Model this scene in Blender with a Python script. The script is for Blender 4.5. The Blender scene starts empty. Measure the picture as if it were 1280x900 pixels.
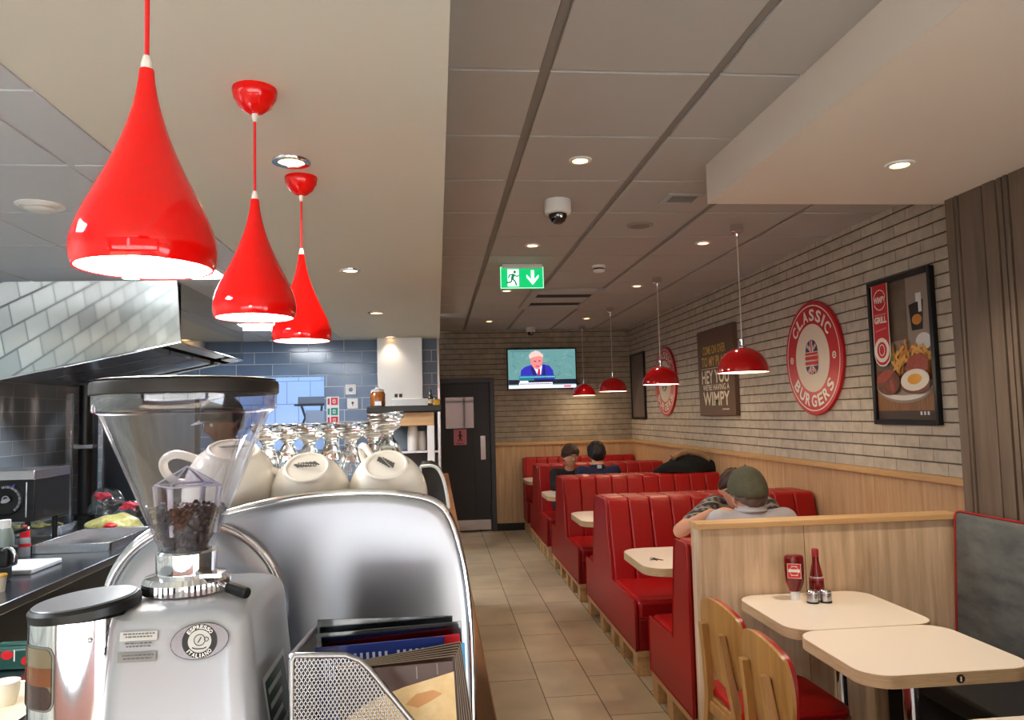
import bpy, bmesh, math, random
from mathutils import Vector, Matrix, Euler
random.seed(7)
PI = math.pi
scene = bpy.context.scene
WORLD_S, SPOT_K, TV_K, EXPO = 3.4, 0.9, 0.6, 1.2
SUN_S = 10.0
COL = scene.collection

# ------------------------------------------------------------------ colours and materials
def lin(c):
    out = []
    for v in c:
        v = v / 255.0
        out.append(v / 12.92 if v <= 0.04045 else ((v + 0.055) / 1.055) ** 2.4)
    return (out[0], out[1], out[2], 1.0)

def new_mat(name):
    m = bpy.data.materials.new(name)
    m.use_nodes = True
    nt = m.node_tree
    b = nt.nodes['Principled BSDF']
    return m, nt, b

def mat(name, rgb, rough=0.5, metal=0.0, coat=0.0, spec=0.5, emit=None, estr=0.0, trans=0.0, ior=1.45,
        noise=None, bump=None, aniso=0.0, sheen=0.0):
    m, nt, b = new_mat(name)
    b.inputs['Base Color'].default_value = lin(rgb)
    b.inputs['Roughness'].default_value = rough
    b.inputs['Metallic'].default_value = metal
    b.inputs['Coat Weight'].default_value = coat
    b.inputs['Coat Roughness'].default_value = 0.06
    b.inputs['Specular IOR Level'].default_value = spec
    b.inputs['Transmission Weight'].default_value = trans
    b.inputs['IOR'].default_value = ior
    b.inputs['Anisotropic'].default_value = aniso
    b.inputs['Sheen Weight'].default_value = sheen
    if emit:
        b.inputs['Emission Color'].default_value = lin(emit)
        b.inputs['Emission Strength'].default_value = estr
    if noise or bump:
        tc = nt.nodes.new('ShaderNodeTexCoord')
    if noise:
        sc, rgb2, stretch = noise
        mp = nt.nodes.new('ShaderNodeMapping'); mp.inputs['Scale'].default_value = stretch
        nt.links.new(tc.outputs['Object'], mp.inputs['Vector'])
        n = nt.nodes.new('ShaderNodeTexNoise'); n.inputs['Scale'].default_value = sc
        n.inputs['Detail'].default_value = 6; n.inputs['Roughness'].default_value = 0.62
        nt.links.new(mp.outputs['Vector'], n.inputs['Vector'])
        r = nt.nodes.new('ShaderNodeValToRGB')
        r.color_ramp.elements[0].position = 0.33; r.color_ramp.elements[1].position = 0.68
        r.color_ramp.elements[0].color = lin(rgb); r.color_ramp.elements[1].color = lin(rgb2)
        nt.links.new(n.outputs['Fac'], r.inputs['Fac'])
        nt.links.new(r.outputs['Color'], b.inputs['Base Color'])
    if bump:
        sc, st, stretch = bump
        mp = nt.nodes.new('ShaderNodeMapping'); mp.inputs['Scale'].default_value = stretch
        nt.links.new(tc.outputs['Object'], mp.inputs['Vector'])
        n = nt.nodes.new('ShaderNodeTexNoise'); n.inputs['Scale'].default_value = sc
        n.inputs['Detail'].default_value = 4
        nt.links.new(mp.outputs['Vector'], n.inputs['Vector'])
        bp = nt.nodes.new('ShaderNodeBump'); bp.inputs['Strength'].default_value = st
        bp.inputs['Distance'].default_value = 0.01
        nt.links.new(n.outputs['Fac'], bp.inputs['Height'])
        nt.links.new(bp.outputs['Normal'], b.inputs['Normal'])
    return m

def brick_mat(name, ax, bw, bh, c1, c2, mortar, ms, rough=0.5, off=0.5, shift=(0, 0), bump=0.4, mrough=0.8,
              vary=None, coat=0.0, smooth=0.1, rowline=0.0, row_shade=None):
    """brick / tile pattern; ax names the two object axes that run along and across the courses"""
    m, nt, b = new_mat(name)
    tc = nt.nodes.new('ShaderNodeTexCoord')
    sp = nt.nodes.new('ShaderNodeSeparateXYZ'); nt.links.new(tc.outputs['Object'], sp.inputs[0])
    cb = nt.nodes.new('ShaderNodeCombineXYZ')
    for k in range(2):
        a = nt.nodes.new('ShaderNodeMath'); a.operation = 'ADD'; a.inputs[1].default_value = shift[k]
        nt.links.new(sp.outputs['XYZ'.index(ax[k])], a.inputs[0])
        nt.links.new(a.outputs[0], cb.inputs[k])
    br = nt.nodes.new('ShaderNodeTexBrick')
    br.offset = off; br.offset_frequency = 2; br.squash = 1.0
    br.inputs['Color1'].default_value = lin(c1); br.inputs['Color2'].default_value = lin(c2)
    br.inputs['Mortar'].default_value = lin(mortar)
    br.inputs['Scale'].default_value = 1.0
    br.inputs['Mortar Size'].default_value = ms
    br.inputs['Mortar Smooth'].default_value = smooth
    br.inputs['Bias'].default_value = 0.0
    br.inputs['Brick Width'].default_value = bw
    br.inputs['Row Height'].default_value = bh
    nt.links.new(cb.outputs[0], br.inputs['Vector'])
    col = br.outputs['Color']; fac = br.outputs['Fac']
    if rowline:  # darker lines along the courses: shadow in the joints, put into the colour
        dv = nt.nodes.new('ShaderNodeMath'); dv.operation = 'DIVIDE'; dv.inputs[1].default_value = bh
        s2 = nt.nodes.new('ShaderNodeSeparateXYZ'); nt.links.new(cb.outputs[0], s2.inputs[0])
        wb = nt.nodes.new('ShaderNodeTexNoise'); wb.inputs['Scale'].default_value = 9; nt.links.new(tc.outputs['Object'], wb.inputs['Vector'])
        ad0 = nt.nodes.new('ShaderNodeMath'); ad0.operation = 'MULTIPLY_ADD'; ad0.inputs[1].default_value = 0.008
        nt.links.new(wb.outputs['Fac'], ad0.inputs[0]); nt.links.new(s2.outputs['Y'], ad0.inputs[2])
        nt.links.new(ad0.outputs[0], dv.inputs[0])
        fr_ = nt.nodes.new('ShaderNodeMath'); fr_.operation = 'FRACT'; nt.links.new(dv.outputs[0], fr_.inputs[0])
        pp = nt.nodes.new('ShaderNodeMath'); pp.operation = 'PINGPONG'; pp.inputs[1].default_value = 0.5; nt.links.new(fr_.outputs[0], pp.inputs[0])
        lt = nt.nodes.new('ShaderNodeMapRange'); lt.inputs[1].default_value = rowline / bh * 0.5; lt.inputs[2].default_value = rowline / bh * 1.5
        lt.inputs[3].default_value = 1; lt.inputs[4].default_value = 0; nt.links.new(pp.outputs[0], lt.inputs[0])
        mx0 = nt.nodes.new('ShaderNodeMix'); mx0.data_type = 'RGBA'; nt.links.new(lt.outputs[0], mx0.inputs[0])
        nt.links.new(col, mx0.inputs[6]); mx0.inputs[7].default_value = lin(row_shade or mortar); col = mx0.outputs[2]
        mm = nt.nodes.new('ShaderNodeMath'); mm.operation = 'MAXIMUM'; nt.links.new(fac, mm.inputs[0]); nt.links.new(lt.outputs[0], mm.inputs[1]); fac = mm.outputs[0]
    if vary:
        sc, amt = vary
        n = nt.nodes.new('ShaderNodeTexNoise'); n.inputs['Scale'].default_value = sc; n.inputs['Detail'].default_value = 7
        nt.links.new(tc.outputs['Object'], n.inputs['Vector'])
        mr = nt.nodes.new('ShaderNodeMapRange'); mr.inputs[1].default_value = 0.3; mr.inputs[2].default_value = 0.7
        mr.inputs[3].default_value = 1 - amt; mr.inputs[4].default_value = 1 + amt * 0.5
        nt.links.new(n.outputs['Fac'], mr.inputs[0])
        mx = nt.nodes.new('ShaderNodeMix'); mx.data_type = 'RGBA'; mx.blend_type = 'MULTIPLY'; mx.inputs[0].default_value = 1
        nt.links.new(col, mx.inputs[6]); nt.links.new(mr.outputs[0], mx.inputs[7])
        col = mx.outputs[2]
    nt.links.new(col, b.inputs['Base Color'])
    rr = nt.nodes.new('ShaderNodeMapRange'); rr.inputs[3].default_value = rough; rr.inputs[4].default_value = mrough
    nt.links.new(fac, rr.inputs[0]); nt.links.new(rr.outputs[0], b.inputs['Roughness'])
    b.inputs['Coat Weight'].default_value = coat
    inv = nt.nodes.new('ShaderNodeMath'); inv.operation = 'SUBTRACT'; inv.inputs[0].default_value = 1
    nt.links.new(fac, inv.inputs[1])
    h = inv.outputs[0]
    if vary:
        ad = nt.nodes.new('ShaderNodeMath'); ad.operation = 'MULTIPLY_ADD'; ad.inputs[1].default_value = 0.25
        nt.links.new(n.outputs['Fac'], ad.inputs[0]); nt.links.new(h, ad.inputs[2]); h = ad.outputs[0]
    bp = nt.nodes.new('ShaderNodeBump'); bp.inputs['Strength'].default_value = bump; bp.inputs['Distance'].default_value = 0.006
    nt.links.new(h, bp.inputs['Height']); nt.links.new(bp.outputs['Normal'], b.inputs['Normal'])
    return m

def wood_mat(name, c1, c2, axis='Z', rough=0.45, scale=9.0, board=None):
    m, nt, b = new_mat(name)
    tc = nt.nodes.new('ShaderNodeTexCoord')
    mp = nt.nodes.new('ShaderNodeMapping')
    s = {'X': (0.07, 1, 1), 'Y': (1, 0.07, 1), 'Z': (1, 1, 0.07)}[axis]
    mp.inputs['Scale'].default_value = s
    nt.links.new(tc.outputs['Object'], mp.inputs['Vector'])
    n = nt.nodes.new('ShaderNodeTexNoise'); n.inputs['Scale'].default_value = scale * 3
    n.inputs['Detail'].default_value = 8; n.inputs['Roughness'].default_value = 0.6
    n.inputs['Distortion'].default_value = 0.35
    nt.links.new(mp.outputs['Vector'], n.inputs['Vector'])
    r = nt.nodes.new('ShaderNodeValToRGB')
    r.color_ramp.elements[0].position = 0.3; r.color_ramp.elements[1].position = 0.7
    r.color_ramp.elements[0].color = lin(c1); r.color_ramp.elements[1].color = lin(c2)
    nt.links.new(n.outputs['Fac'], r.inputs['Fac'])
    nt.links.new(r.outputs['Color'], b.inputs['Base Color'])
    b.inputs['Roughness'].default_value = rough
    bp = nt.nodes.new('ShaderNodeBump'); bp.inputs['Strength'].default_value = 0.12; bp.inputs['Distance'].default_value = 0.004
    nt.links.new(n.outputs['Fac'], bp.inputs['Height']); nt.links.new(bp.outputs['Normal'], b.inputs['Normal'])
    return m

def thin_clear(name, rgb, gloss=0.09, rough=0.05, edge=0.7):
    m, nt, b = new_mat(name)
    nt.nodes.remove(b); out = nt.nodes['Material Output']
    tr = nt.nodes.new('ShaderNodeBsdfTransparent'); tr.inputs[0].default_value = lin(rgb)
    gl = nt.nodes.new('ShaderNodeBsdfGlossy'); gl.inputs['Roughness'].default_value = rough
    lw = nt.nodes.new('ShaderNodeLayerWeight'); lw.inputs[0].default_value = 0.25
    mr = nt.nodes.new('ShaderNodeMapRange'); mr.inputs[3].default_value = gloss; mr.inputs[4].default_value = edge
    nt.links.new(lw.outputs['Facing'], mr.inputs[0])
    mx = nt.nodes.new('ShaderNodeMixShader'); nt.links.new(mr.outputs[0], mx.inputs[0])
    nt.links.new(tr.outputs[0], mx.inputs[1]); nt.links.new(gl.outputs[0], mx.inputs[2]); nt.links.new(mx.outputs[0], out.inputs[0])
    return m

def plaid_mat(name):
    m, nt, b = new_mat(name)
    tc = nt.nodes.new('ShaderNodeTexCoord')
    sp = nt.nodes.new('ShaderNodeSeparateXYZ'); nt.links.new(tc.outputs['Object'], sp.inputs[0])
    def stripes(ax, freq, lo):
        mu = nt.nodes.new('ShaderNodeMath'); mu.operation = 'MULTIPLY'; mu.inputs[1].default_value = freq
        nt.links.new(sp.outputs[ax], mu.inputs[0])
        si = nt.nodes.new('ShaderNodeMath'); si.operation = 'SINE'; nt.links.new(mu.outputs[0], si.inputs[0])
        gt = nt.nodes.new('ShaderNodeMath'); gt.operation = 'GREATER_THAN'; gt.inputs[1].default_value = lo
        nt.links.new(si.outputs[0], gt.inputs[0]); return gt.outputs[0]
    def mixc(f, a, bcol):
        mx = nt.nodes.new('ShaderNodeMix'); mx.data_type = 'RGBA'
        nt.links.new(f, mx.inputs[0])
        if isinstance(a, tuple): mx.inputs[6].default_value = lin(a)
        else: nt.links.new(a, mx.inputs[6])
        mx.inputs[7].default_value = lin(bcol); return mx.outputs[2]
    c = mixc(stripes(0, 150, 0.1), (58, 62, 74), (120, 112, 104))
    c = mixc(stripes(2, 150, 0.35), c, (44, 46, 58))
    c = mixc(stripes(1, 170, 0.75), c, (150, 138, 120))
    nt.links.new(c, b.inputs['Base Color']); b.inputs['Roughness'].default_value = 0.85
    return m

# ------------------------------------------------------------------ mesh builder
class MB:
    def __init__(s):
        s.v = []; s.f = []; s.mi = []; s.cur = 0
    def add(s, vs, fs, M=None):
        o = len(s.v)
        for p in vs:
            p = Vector(p)
            s.v.append(M @ p if M else p)
        for f in fs:
            s.f.append([i + o for i in f]); s.mi.append(s.cur)
        return s
    def box(s, x0, x1, y0, y1, z0, z1, M=None):
        vs = [(x, y, z) for z in (z0, z1) for y in (y0, y1) for x in (x0, x1)]
        return s.add(vs, [(0, 2, 3, 1), (4, 5, 7, 6), (0, 1, 5, 4), (2, 6, 7, 3), (0, 4, 6, 2), (1, 3, 7, 5)], M)
    def prism(s, poly, axis, a0, a1, M=None):
        n = len(poly)
        def P(p, a):
            return {'x': (a, p[0], p[1]), 'y': (p[0], a, p[1]), 'z': (p[0], p[1], a)}[axis]
        vs = [P(p, a0) for p in poly] + [P(p, a1) for p in poly]
        fs = [list(range(n))[::-1], list(range(n, 2 * n))] + [(i, (i + 1) % n, n + (i + 1) % n, n + i) for i in range(n)]
        return s.add(vs, fs, M)
    def lathe(s, prof, c=(0, 0, 0), seg=32, M=None, squash=(1, 1)):
        vs = []; fs = []; rings = []
        for r, z in prof:
            if r < 1e-6:
                rings.append([len(vs)]); vs.append((c[0], c[1], c[2] + z))
            else:
                rings.append(list(range(len(vs), len(vs) + seg)))
                for k in range(seg):
                    a = 2 * PI * k / seg
                    vs.append((c[0] + r * math.cos(a) * squash[0], c[1] + r * math.sin(a) * squash[1], c[2] + z))
        for A, B in zip(rings, rings[1:]):
            if len(A) == 1 and len(B) == 1: continue
            for k in range(seg):
                k2 = (k + 1) % seg
                if len(A) == 1: fs.append((A[0], B[k], B[k2]))
                elif len(B) == 1: fs.append((A[k], A[k2], B[0]))
                else: fs.append((A[k], A[k2], B[k2], B[k]))
        return s.add(vs, fs, M)
    def tube(s, path, r, seg=10, closed=False, M=None):
        pts = [Vector(p) for p in path]; n = len(pts)
        rs = r if isinstance(r, (list, tuple)) else [r] * n
        vs = []; fs = []; up = None
        for i, p in enumerate(pts):
            if closed: t = pts[(i + 1) % n] - pts[i - 1]
            else: t = pts[min(i + 1, n - 1)] - pts[max(i - 1, 0)]
            t.normalize()
            if up is None:
                up = Vector((0, 0, 1)) if abs(t.z) < 0.9 else Vector((1, 0, 0))
            a = t.cross(up); a.normalize(); up = a.cross(t); up.normalize()
            for k in range(seg):
                q = 2 * PI * k / seg
                vs.append(p + a * math.cos(q) * rs[i] + up * math.sin(q) * rs[i])
        m = n if closed else n - 1
        for i in range(m):
            j = (i + 1) % n
            for k in range(seg):
                k2 = (k + 1) % seg
                fs.append((i * seg + k, i * seg + k2, j * seg + k2, j * seg + k))
        if not closed:
            fs.append(list(range(seg))[::-1]); fs.append(list(range((n - 1) * seg, n * seg)))
        return s.add(vs, fs, M)
    def cyl(s, p0, p1, r0, r1=None, seg=20, M=None):
        return s.tube([p0, p1], [r0, r0 if r1 is None else r1], seg, M=M)
    def ell(s, c, r, seg=20, rings=12, M=None):
        prof = [(math.sin(PI * i / rings), -math.cos(PI * i / rings)) for i in range(rings + 1)]
        T = Matrix.Translation(Vector(c)) @ Matrix.Diagonal((r[0], r[1], r[2], 1))
        if M: T = M @ T
        return s.lathe([(max(a, 0) if 0 < i < rings else 0, b) for i, (a, b) in enumerate(prof)], seg=seg, M=T)
    def torus(s, c, R, r, axis='z', seg=32, sub=8, a0=0, a1=2 * PI, M=None):
        full = abs(a1 - a0 - 2 * PI) < 1e-4
        n = seg if full else seg + 1
        pts = []
        for i in range(n):
            a = a0 + (a1 - a0) * i / seg
            u, w = R * math.cos(a), R * math.sin(a)
            pts.append({'z': (c[0] + u, c[1] + w, c[2]), 'y': (c[0] + u, c[1], c[2] + w), 'x': (c[0], c[1] + u, c[2] + w)}[axis])
        return s.tube(pts, r, sub, full, M)

OFF = {}
def obj(name, mb, mats, parent=None, bevel=0.0, segs=2, smooth=40, subsurf=0, off=None):
    """links the shapes of mb as ONE mesh object; coordinates of mb are world metres while parents sit unrotated"""
    if not isinstance(mats, (list, tuple)): mats = [mats]
    o0 = Vector((0, 0, 0))
    if parent is not None: o0 = OFF.get(parent.name, o0)
    if off is not None: o0 = Vector(off)
    me = bpy.data.meshes.new(name)
    me.from_pydata([tuple(v - o0) for v in mb.v], [], mb.f)
    for m in mats: me.materials.append(m)
    me.polygons.foreach_set('material_index', mb.mi)
    bm = bmesh.new(); bm.from_mesh(me)
    bmesh.ops.recalc_face_normals(bm, faces=bm.faces)
    bm.to_mesh(me); bm.free()
    if smooth:
        me.polygons.foreach_set('use_smooth', [True] * len(me.polygons))
        me.set_sharp_from_angle(angle=math.radians(smooth))
    o = bpy.data.objects.new(name, me); COL.objects.link(o)
    if parent is not None: o.parent = parent; OFF[o.name] = o0
    elif off is not None: o.location = o0; OFF[o.name] = o0
    else: OFF[o.name] = Vector((0, 0, 0))
    if bevel:
        b = o.modifiers.new('bevel', 'BEVEL'); b.width = bevel; b.segments = segs; b.limit_method = 'ANGLE'
        b.angle_limit = math.radians(35); b.harden_normals = False
    if subsurf:
        b = o.modifiers.new('sub', 'SUBSURF'); b.levels = subsurf; b.render_levels = subsurf
    return o

def thing(name, label, cat, loc=(0, 0, 0), group=None):
    o = bpy.data.objects.new(name, None); COL.objects.link(o)
    o.empty_display_size = 0.1
    o.location = loc; o['label'] = label; o['category'] = cat
    if group: o['group'] = group
    OFF[o.name] = Vector(loc)
    return o
def tag(o, label, cat, group=None, kind=None):
    o['label'] = label; o['category'] = cat
    if group: o['group'] = group
    if kind: o['kind'] = kind
    return o
def struct(name, mb, m, bevel=0.0, parent=None, smooth=40):
    o = obj(name, mb, m, parent, bevel=bevel, smooth=smooth)
    o['kind'] = 'structure'
    return o
def copy_tree(o, label=None, loc=None, rotz=None, parent=None):
    c = o.copy(); COL.objects.link(c)
    if parent is not None:
        c.parent = parent
    for ch in list(o.children): copy_tree(ch, parent=c)
    if label: c['label'] = label
    if loc is not None: c.location = loc
    if rotz is not None: c.rotation_euler = (0, 0, rotz)
    return c

# ------------------------------------------------------------------ flat printed artwork and lettering
_text_cache = {}
def text_mesh(s, bold=0.0):
    key = (s, bold)
    if key in _text_cache: return _text_cache[key]
    cu = bpy.data.curves.new('t', 'FONT'); cu.body = s; cu.size = 1.0; cu.offset = bold; cu.resolution_u = 3
    cu.align_x = 'LEFT'
    o = bpy.data.objects.new('t', cu); COL.objects.link(o)
    bpy.context.view_layer.update()
    dg = bpy.context.evaluated_depsgraph_get()
    me = bpy.data.meshes.new_from_object(o.evaluated_get(dg))
    vs = [(v.co.x, v.co.y) for v in me.vertices]; fs = [list(p.vertices) for p in me.polygons]
    bpy.data.objects.remove(o); bpy.data.curves.remove(cu); bpy.data.meshes.remove(me)
    if not vs: vs = [(0, 0)]
    x0 = min(v[0] for v in vs); x1 = max(v[0] for v in vs); y0 = min(v[1] for v in vs); y1 = max(v[1] for v in vs)
    _text_cache[key] = (vs, fs, x0, x1, y0, y1)
    return _text_cache[key]

class Art:
    """shapes printed on a flat sheet: origin, u (right), v (up), n (towards the viewer)"""
    def __init__(s, origin, u, v, n, mats, step=0.0003):
        s.o = Vector(origin); s.u = Vector(u); s.vv = Vector(v); s.n = Vector(n); s.mats = mats
        s.names = list(mats.keys()); s.k = 0; s.mb = MB(); s.step = step
    def _p(s, a, b): return s.o + s.u * a + s.vv * b + s.n * (s.step * s.k)
    def poly(s, pts, m):
        s.k += 1; s.mb.cur = s.names.index(m)
        s.mb.add([s._p(*p) for p in pts], [list(range(len(pts)))]); return s
    def rect(s, a0, b0, a1, b1, m): return s.poly([(a0, b0), (a1, b0), (a1, b1), (a0, b1)], m)
    def ell(s, a, b, ra, rb, m, rot=0.0, t0=0, t1=2 * PI, n=36):
        pts = []
        for i in range(n + (0 if t1 - t0 > 6.2 else 1)):
            t = t0 + (t1 - t0) * i / n
            x, y = ra * math.cos(t), rb * math.sin(t)
            pts.append((a + x * math.cos(rot) - y * math.sin(rot), b + x * math.sin(rot) + y * math.cos(rot)))
        return s.poly(pts, m)
    def ring(s, a, b, r0, r1, m, n=64):
        s.k += 1; s.mb.cur = s.names.index(m)
        vs = []; fs = []
        for i in range(n):
            t = 2 * PI * i / n
            vs.append(s._p(a + r0 * math.cos(t), b + r0 * math.sin(t))); vs.append(s._p(a + r1 * math.cos(t), b + r1 * math.sin(t)))
        for i in range(n):
            j = (i + 1) % n; fs.append((2 * i, 2 * i + 1, 2 * j + 1, 2 * j))
        s.mb.add(vs, fs); return s
    def line(s, pts, w, m):
        for (a, b), (c, d) in zip(pts, pts[1:]):
            L = math.hypot(c - a, d - b) or 1e-6; x, y = -(d - b) / L * w / 2, (c - a) / L * w / 2
            s.poly([(a + x, b + y), (c + x, d + y), (c - x, d - y), (a - x, b - y)], m); s.k -= 1
        s.k += 1
        return s
    def text(s, st, a, b, w, h, m, bold=0.012, rot=0.0):
        vs, fs, x0, x1, y0, y1 = text_mesh(st, bold)
        s.k += 1; s.mb.cur = s.names.index(m)
        sx = w / max(x1 - x0, 1e-6); sy = h / max(y1 - y0, 1e-6); out = []
        for x, y in vs:
            p, q = (x - (x0 + x1) / 2) * sx, (y - (y0 + y1) / 2) * sy
            out.append(s._p(a + p * math.cos(rot) - q * math.sin(rot), b + p * math.sin(rot) + q * math.cos(rot)))
        s.mb.add(out, fs); return s
    def arc_text(s, st, a, b, R, h, span, mid, m, flip=False, bold=0.02, wide=0.8):
        wts = []
        for ch in st: wts.append(0.55 if ch in 'I1' else (0.5 if ch == ' ' else 1.0))
        tot = sum(wts); acc = 0
        for ch, w in zip(st, wts):
            c = (acc + w / 2) / tot - 0.5; acc += w
            ang = mid - c * span if not flip else mid + c * span
            if ch == ' ': continue
            x, y = a + R * math.cos(ang), b + R * math.sin(ang)
            s.text(ch, x, y, h * wide * (w if w < 1 else 1) * (0.62 if w < 1 else 1), h, m, bold, (ang - PI / 2) if not flip else (ang + PI / 2)); s.k -= 1
        s.k += 1
        return s
    def done(s, name, parent):
        return obj(name, s.mb, [s.mats[k] for k in s.names], parent, smooth=0)
WALL_R = dict(u=(0, -1, 0), v=(0, 0, 1), n=(-1, 0, 0))      # seen looking towards +X
FACE_F = dict(u=(1, 0, 0), v=(0, 0, 1), n=(0, -1, 0))       # seen looking towards +Y

# ------------------------------------------------------------------ palette
CLEAR = thin_clear('clear_plastic', (247, 247, 250), 0.05, 0.04, 0.6)
RED_GLOSS = mat('red_gloss_enamel', (236, 7, 5), 0.06, coat=0.2)
RED_DOME = mat('red_dome_enamel', (196, 10, 14), 0.1, coat=0.6)
RED_CORD = mat('red_cord', (225, 28, 30), 0.55)
GLASS = mat('drinking_glass', (246, 250, 250), 0.02, trans=1.0, ior=1.42)
CHROME = mat('chrome', (225, 225, 228), 0.07, metal=1.0)
STEEL = mat('brushed_steel', (200, 200, 202), 0.27, metal=1.0, noise=(60, (186, 187, 190), (1, 1, 14)))
STEEL_PANEL = mat('steel_panel', (166, 169, 174), 0.34, metal=1.0)
STEEL_MIRROR = mat('steel_hood', (196, 200, 202), 0.05, metal=1.0)
STEEL_DARK = mat('steel_worktop', (146, 152, 158), 0.22, metal=1.0)
WHITE_LAMP = mat('lamp_white_inside', (250, 246, 238), 0.5, emit=(255, 246, 232), estr=4.0)
WARM_LAMP = mat('warm_lamp', (255, 230, 190), 0.5, emit=(255, 196, 124), estr=5.0)
WARM_DISC = mat('warm_lamp_in_dome', (255, 235, 200), 0.5, emit=(255, 222, 170), estr=2.6)
LED_WHITE = mat('cool_led', (255, 255, 255), 0.5, emit=(240, 246, 255), estr=34.0)
PLASTER = mat('soffit_plaster', (216, 219, 210), 0.75)
PLASTER2 = mat('soffit_plaster_white', (226, 216, 206), 0.75)
CEIL = mat('ceiling_tile_grey', (176, 174, 172), 0.9)
CEIL_GRID = mat('ceiling_grid_grey', (128, 125, 122), 0.6)  # darker than the tiles: shadow on the recessed bars is in this colour
KCEIL = mat('kitchen_ceiling_tile', (196, 204, 214), 0.8)
KGRID = mat('kitchen_ceiling_grid', (196, 202, 210), 0.5)
OAK = wood_mat('oak_panel', (176, 138, 98), (206, 172, 132), 'Z')
OAK_X = wood_mat('oak_rail_crosswise', (186, 142, 92), (212, 174, 124), 'X')
OAK_Y = wood_mat('oak_rail_lengthwise', (186, 142, 92), (212, 174, 124), 'Y')
ASH = wood_mat('bleached_oak_partition', (178, 146, 112), (226, 200, 168), 'Z', scale=7)
PLY = wood_mat('chair_ply', (142, 98, 48), (184, 136, 76), 'Z', rough=0.35)
PLY_EDGE = mat('table_edge_ply', (176, 146, 108), 0.5, noise=(60, (196, 168, 130), (0.2, 0.2, 3)))
COUNTER_WOOD = wood_mat('counter_wood', (112, 66, 30), (150, 96, 48), 'Y', rough=0.4)
DARKWOOD = wood_mat('dark_slat_wood', (88, 73, 61), (110, 93, 78), 'Z', rough=0.6)
LEATHER = mat('red_leatherette', (158, 11, 12), 0.36, bump=(220, 0.06, (1, 1, 1)))
LEATHER_SIDE = mat('red_leatherette_plain', (144, 10, 11), 0.42, bump=(160, 0.05, (1, 1, 1)))
CHARCOAL = mat('charcoal_suede', (66, 69, 69), 0.75, noise=(7, (106, 107, 105), (1, 0.6, 1.6)), bump=(9, 0.3, (1, 1, 1)))
PIPING = mat('red_piping', (150, 16, 18), 0.5)
CREAM_LAM = mat('cream_laminate', (238, 224, 206), 0.22)
BLACK = mat('black_plastic', (16, 16, 17), 0.35)
BLACK_MATT = mat('black_matt', (20, 20, 22), 0.8)
DARK_GREY = mat('dark_grey_door', (54, 56, 62), 0.45)
WHITE_PL = mat('white_plastic', (226, 226, 224), 0.35)
PORCELAIN = mat('cream_porcelain', (240, 233, 220), 0.12, coat=0.4)
GREY_PRINT = mat('grey_print', (84, 82, 78), 0.5)
SILVER_PAINT = mat('silver_grinder_paint', (176, 180, 186), 0.32, metal=0.2, coat=0.7)
BROWN_BEAN = mat('roasted_bean', (54, 30, 24), 0.34, coat=0.2)
CREAM_INK = mat('cream_ink', (228, 214, 190), 0.6)
RED_INK = mat('red_ink', (196, 22, 34), 0.4)
WHITE_INK = mat('white_ink', (236, 228, 216), 0.6)
NAVY_INK = mat('navy_ink', (46, 36, 96), 0.5)
SKIN = mat('skin', (205, 150, 122), 0.55)
SKIN_D = mat('skin_dark', (112, 72, 54), 0.55)
HAIR_BR = mat('brown_hair', (70, 44, 26), 0.6, noise=(40, (44, 26, 16), (1, 1, 0.2)))
HAIR_BK = mat('black_hair', (22, 17, 16), 0.55, noise=(40, (40, 30, 26), (1, 1, 0.2)))
# ================================================================== THE SETTING
YF, YB, XL, XR, H = -2.6, 10.6, -2.9, 2.75, 2.79      # shopfront, back wall, kitchen wall, brick wall, ceiling
SOF, RSOF = 2.5, 2.59
YK = 8.85                                              # tiled kitchen wall

FLOOR_M = brick_mat('floor_tile', 'YX', 0.61, 0.303, (204, 186, 158), (188, 171, 144), (126, 112, 94), 0.004, rough=0.28,
                    off=0.5, shift=(0.2, -0.577), bump=0.15, mrough=0.7, vary=(2.2, 0.3))
struct('floor', MB().box(XL - 0.1, XR + 0.1, YF, YB + 0.2, -0.1, 0), FLOOR_M)
struct('pavement', MB().box(-12, 12, -16, YF, -0.15, -0.05), mat('paving_grey', (200, 196, 190), 0.9))

# grid ceiling of lay-in tiles, each one standing a little proud of its bars
c = MB()
xs = [0.395 + 0.61 * k for k in range(-1, 5)]
for i in range(-8, 14):
    y0 = 2.526 + 0.617 * i; y1 = y0 + 0.617
    for x0 in xs:
        a, b = max(x0 + 0.019, 0.045), min(x0 + 0.61 - 0.019, XR)
        if b - a < 0.03 or y1 < YF or y0 > YB: continue
        c.box(a, b, y0 + 0.008, min(y1 - 0.008, YB), H - 0.008, H + 0.02)
struct('ceiling', c, CEIL, bevel=0.003)
struct('ceiling_bars', MB().box(0.04, XR + 0.1, YF, YB, H + 0.002, H + 0.12), CEIL_GRID)
# plaster soffit over the counter and tiled kitchen ceiling level with it
struct('ceiling_soffit', MB().box(-1.06, 0.045, YF, YK, SOF, H + 0.1), PLASTER)
c = MB()
for i in range(-8, 12):
    y0 = 2.09 + 0.617 * i; y1 = y0 + 0.617
    for j in range(-1, 3):
        x1 = -1.245 - 0.617 * j; x0 = x1 - 0.617
        x1 = min(x1 - 0.012, -1.062)
        if y1 < YF or y0 > YK or x1 < XL: continue
        c.box(max(x0 + 0.012, XL), x1, y0 + 0.006, min(y1 - 0.006, YK), SOF - 0.005, SOF + 0.03)
struct('ceiling_kitchen', c, KCEIL, bevel=0.002)
struct('ceiling_kitchen_bars', MB().box(XL - 0.1, -1.06, YF, YK, SOF + 0.001, SOF + 0.1), KGRID)
struct('ceiling_soffit_right', MB().box(1.32, XR, YF, 3.5, RSOF, H + 0.1), PLASTER2)

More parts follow.
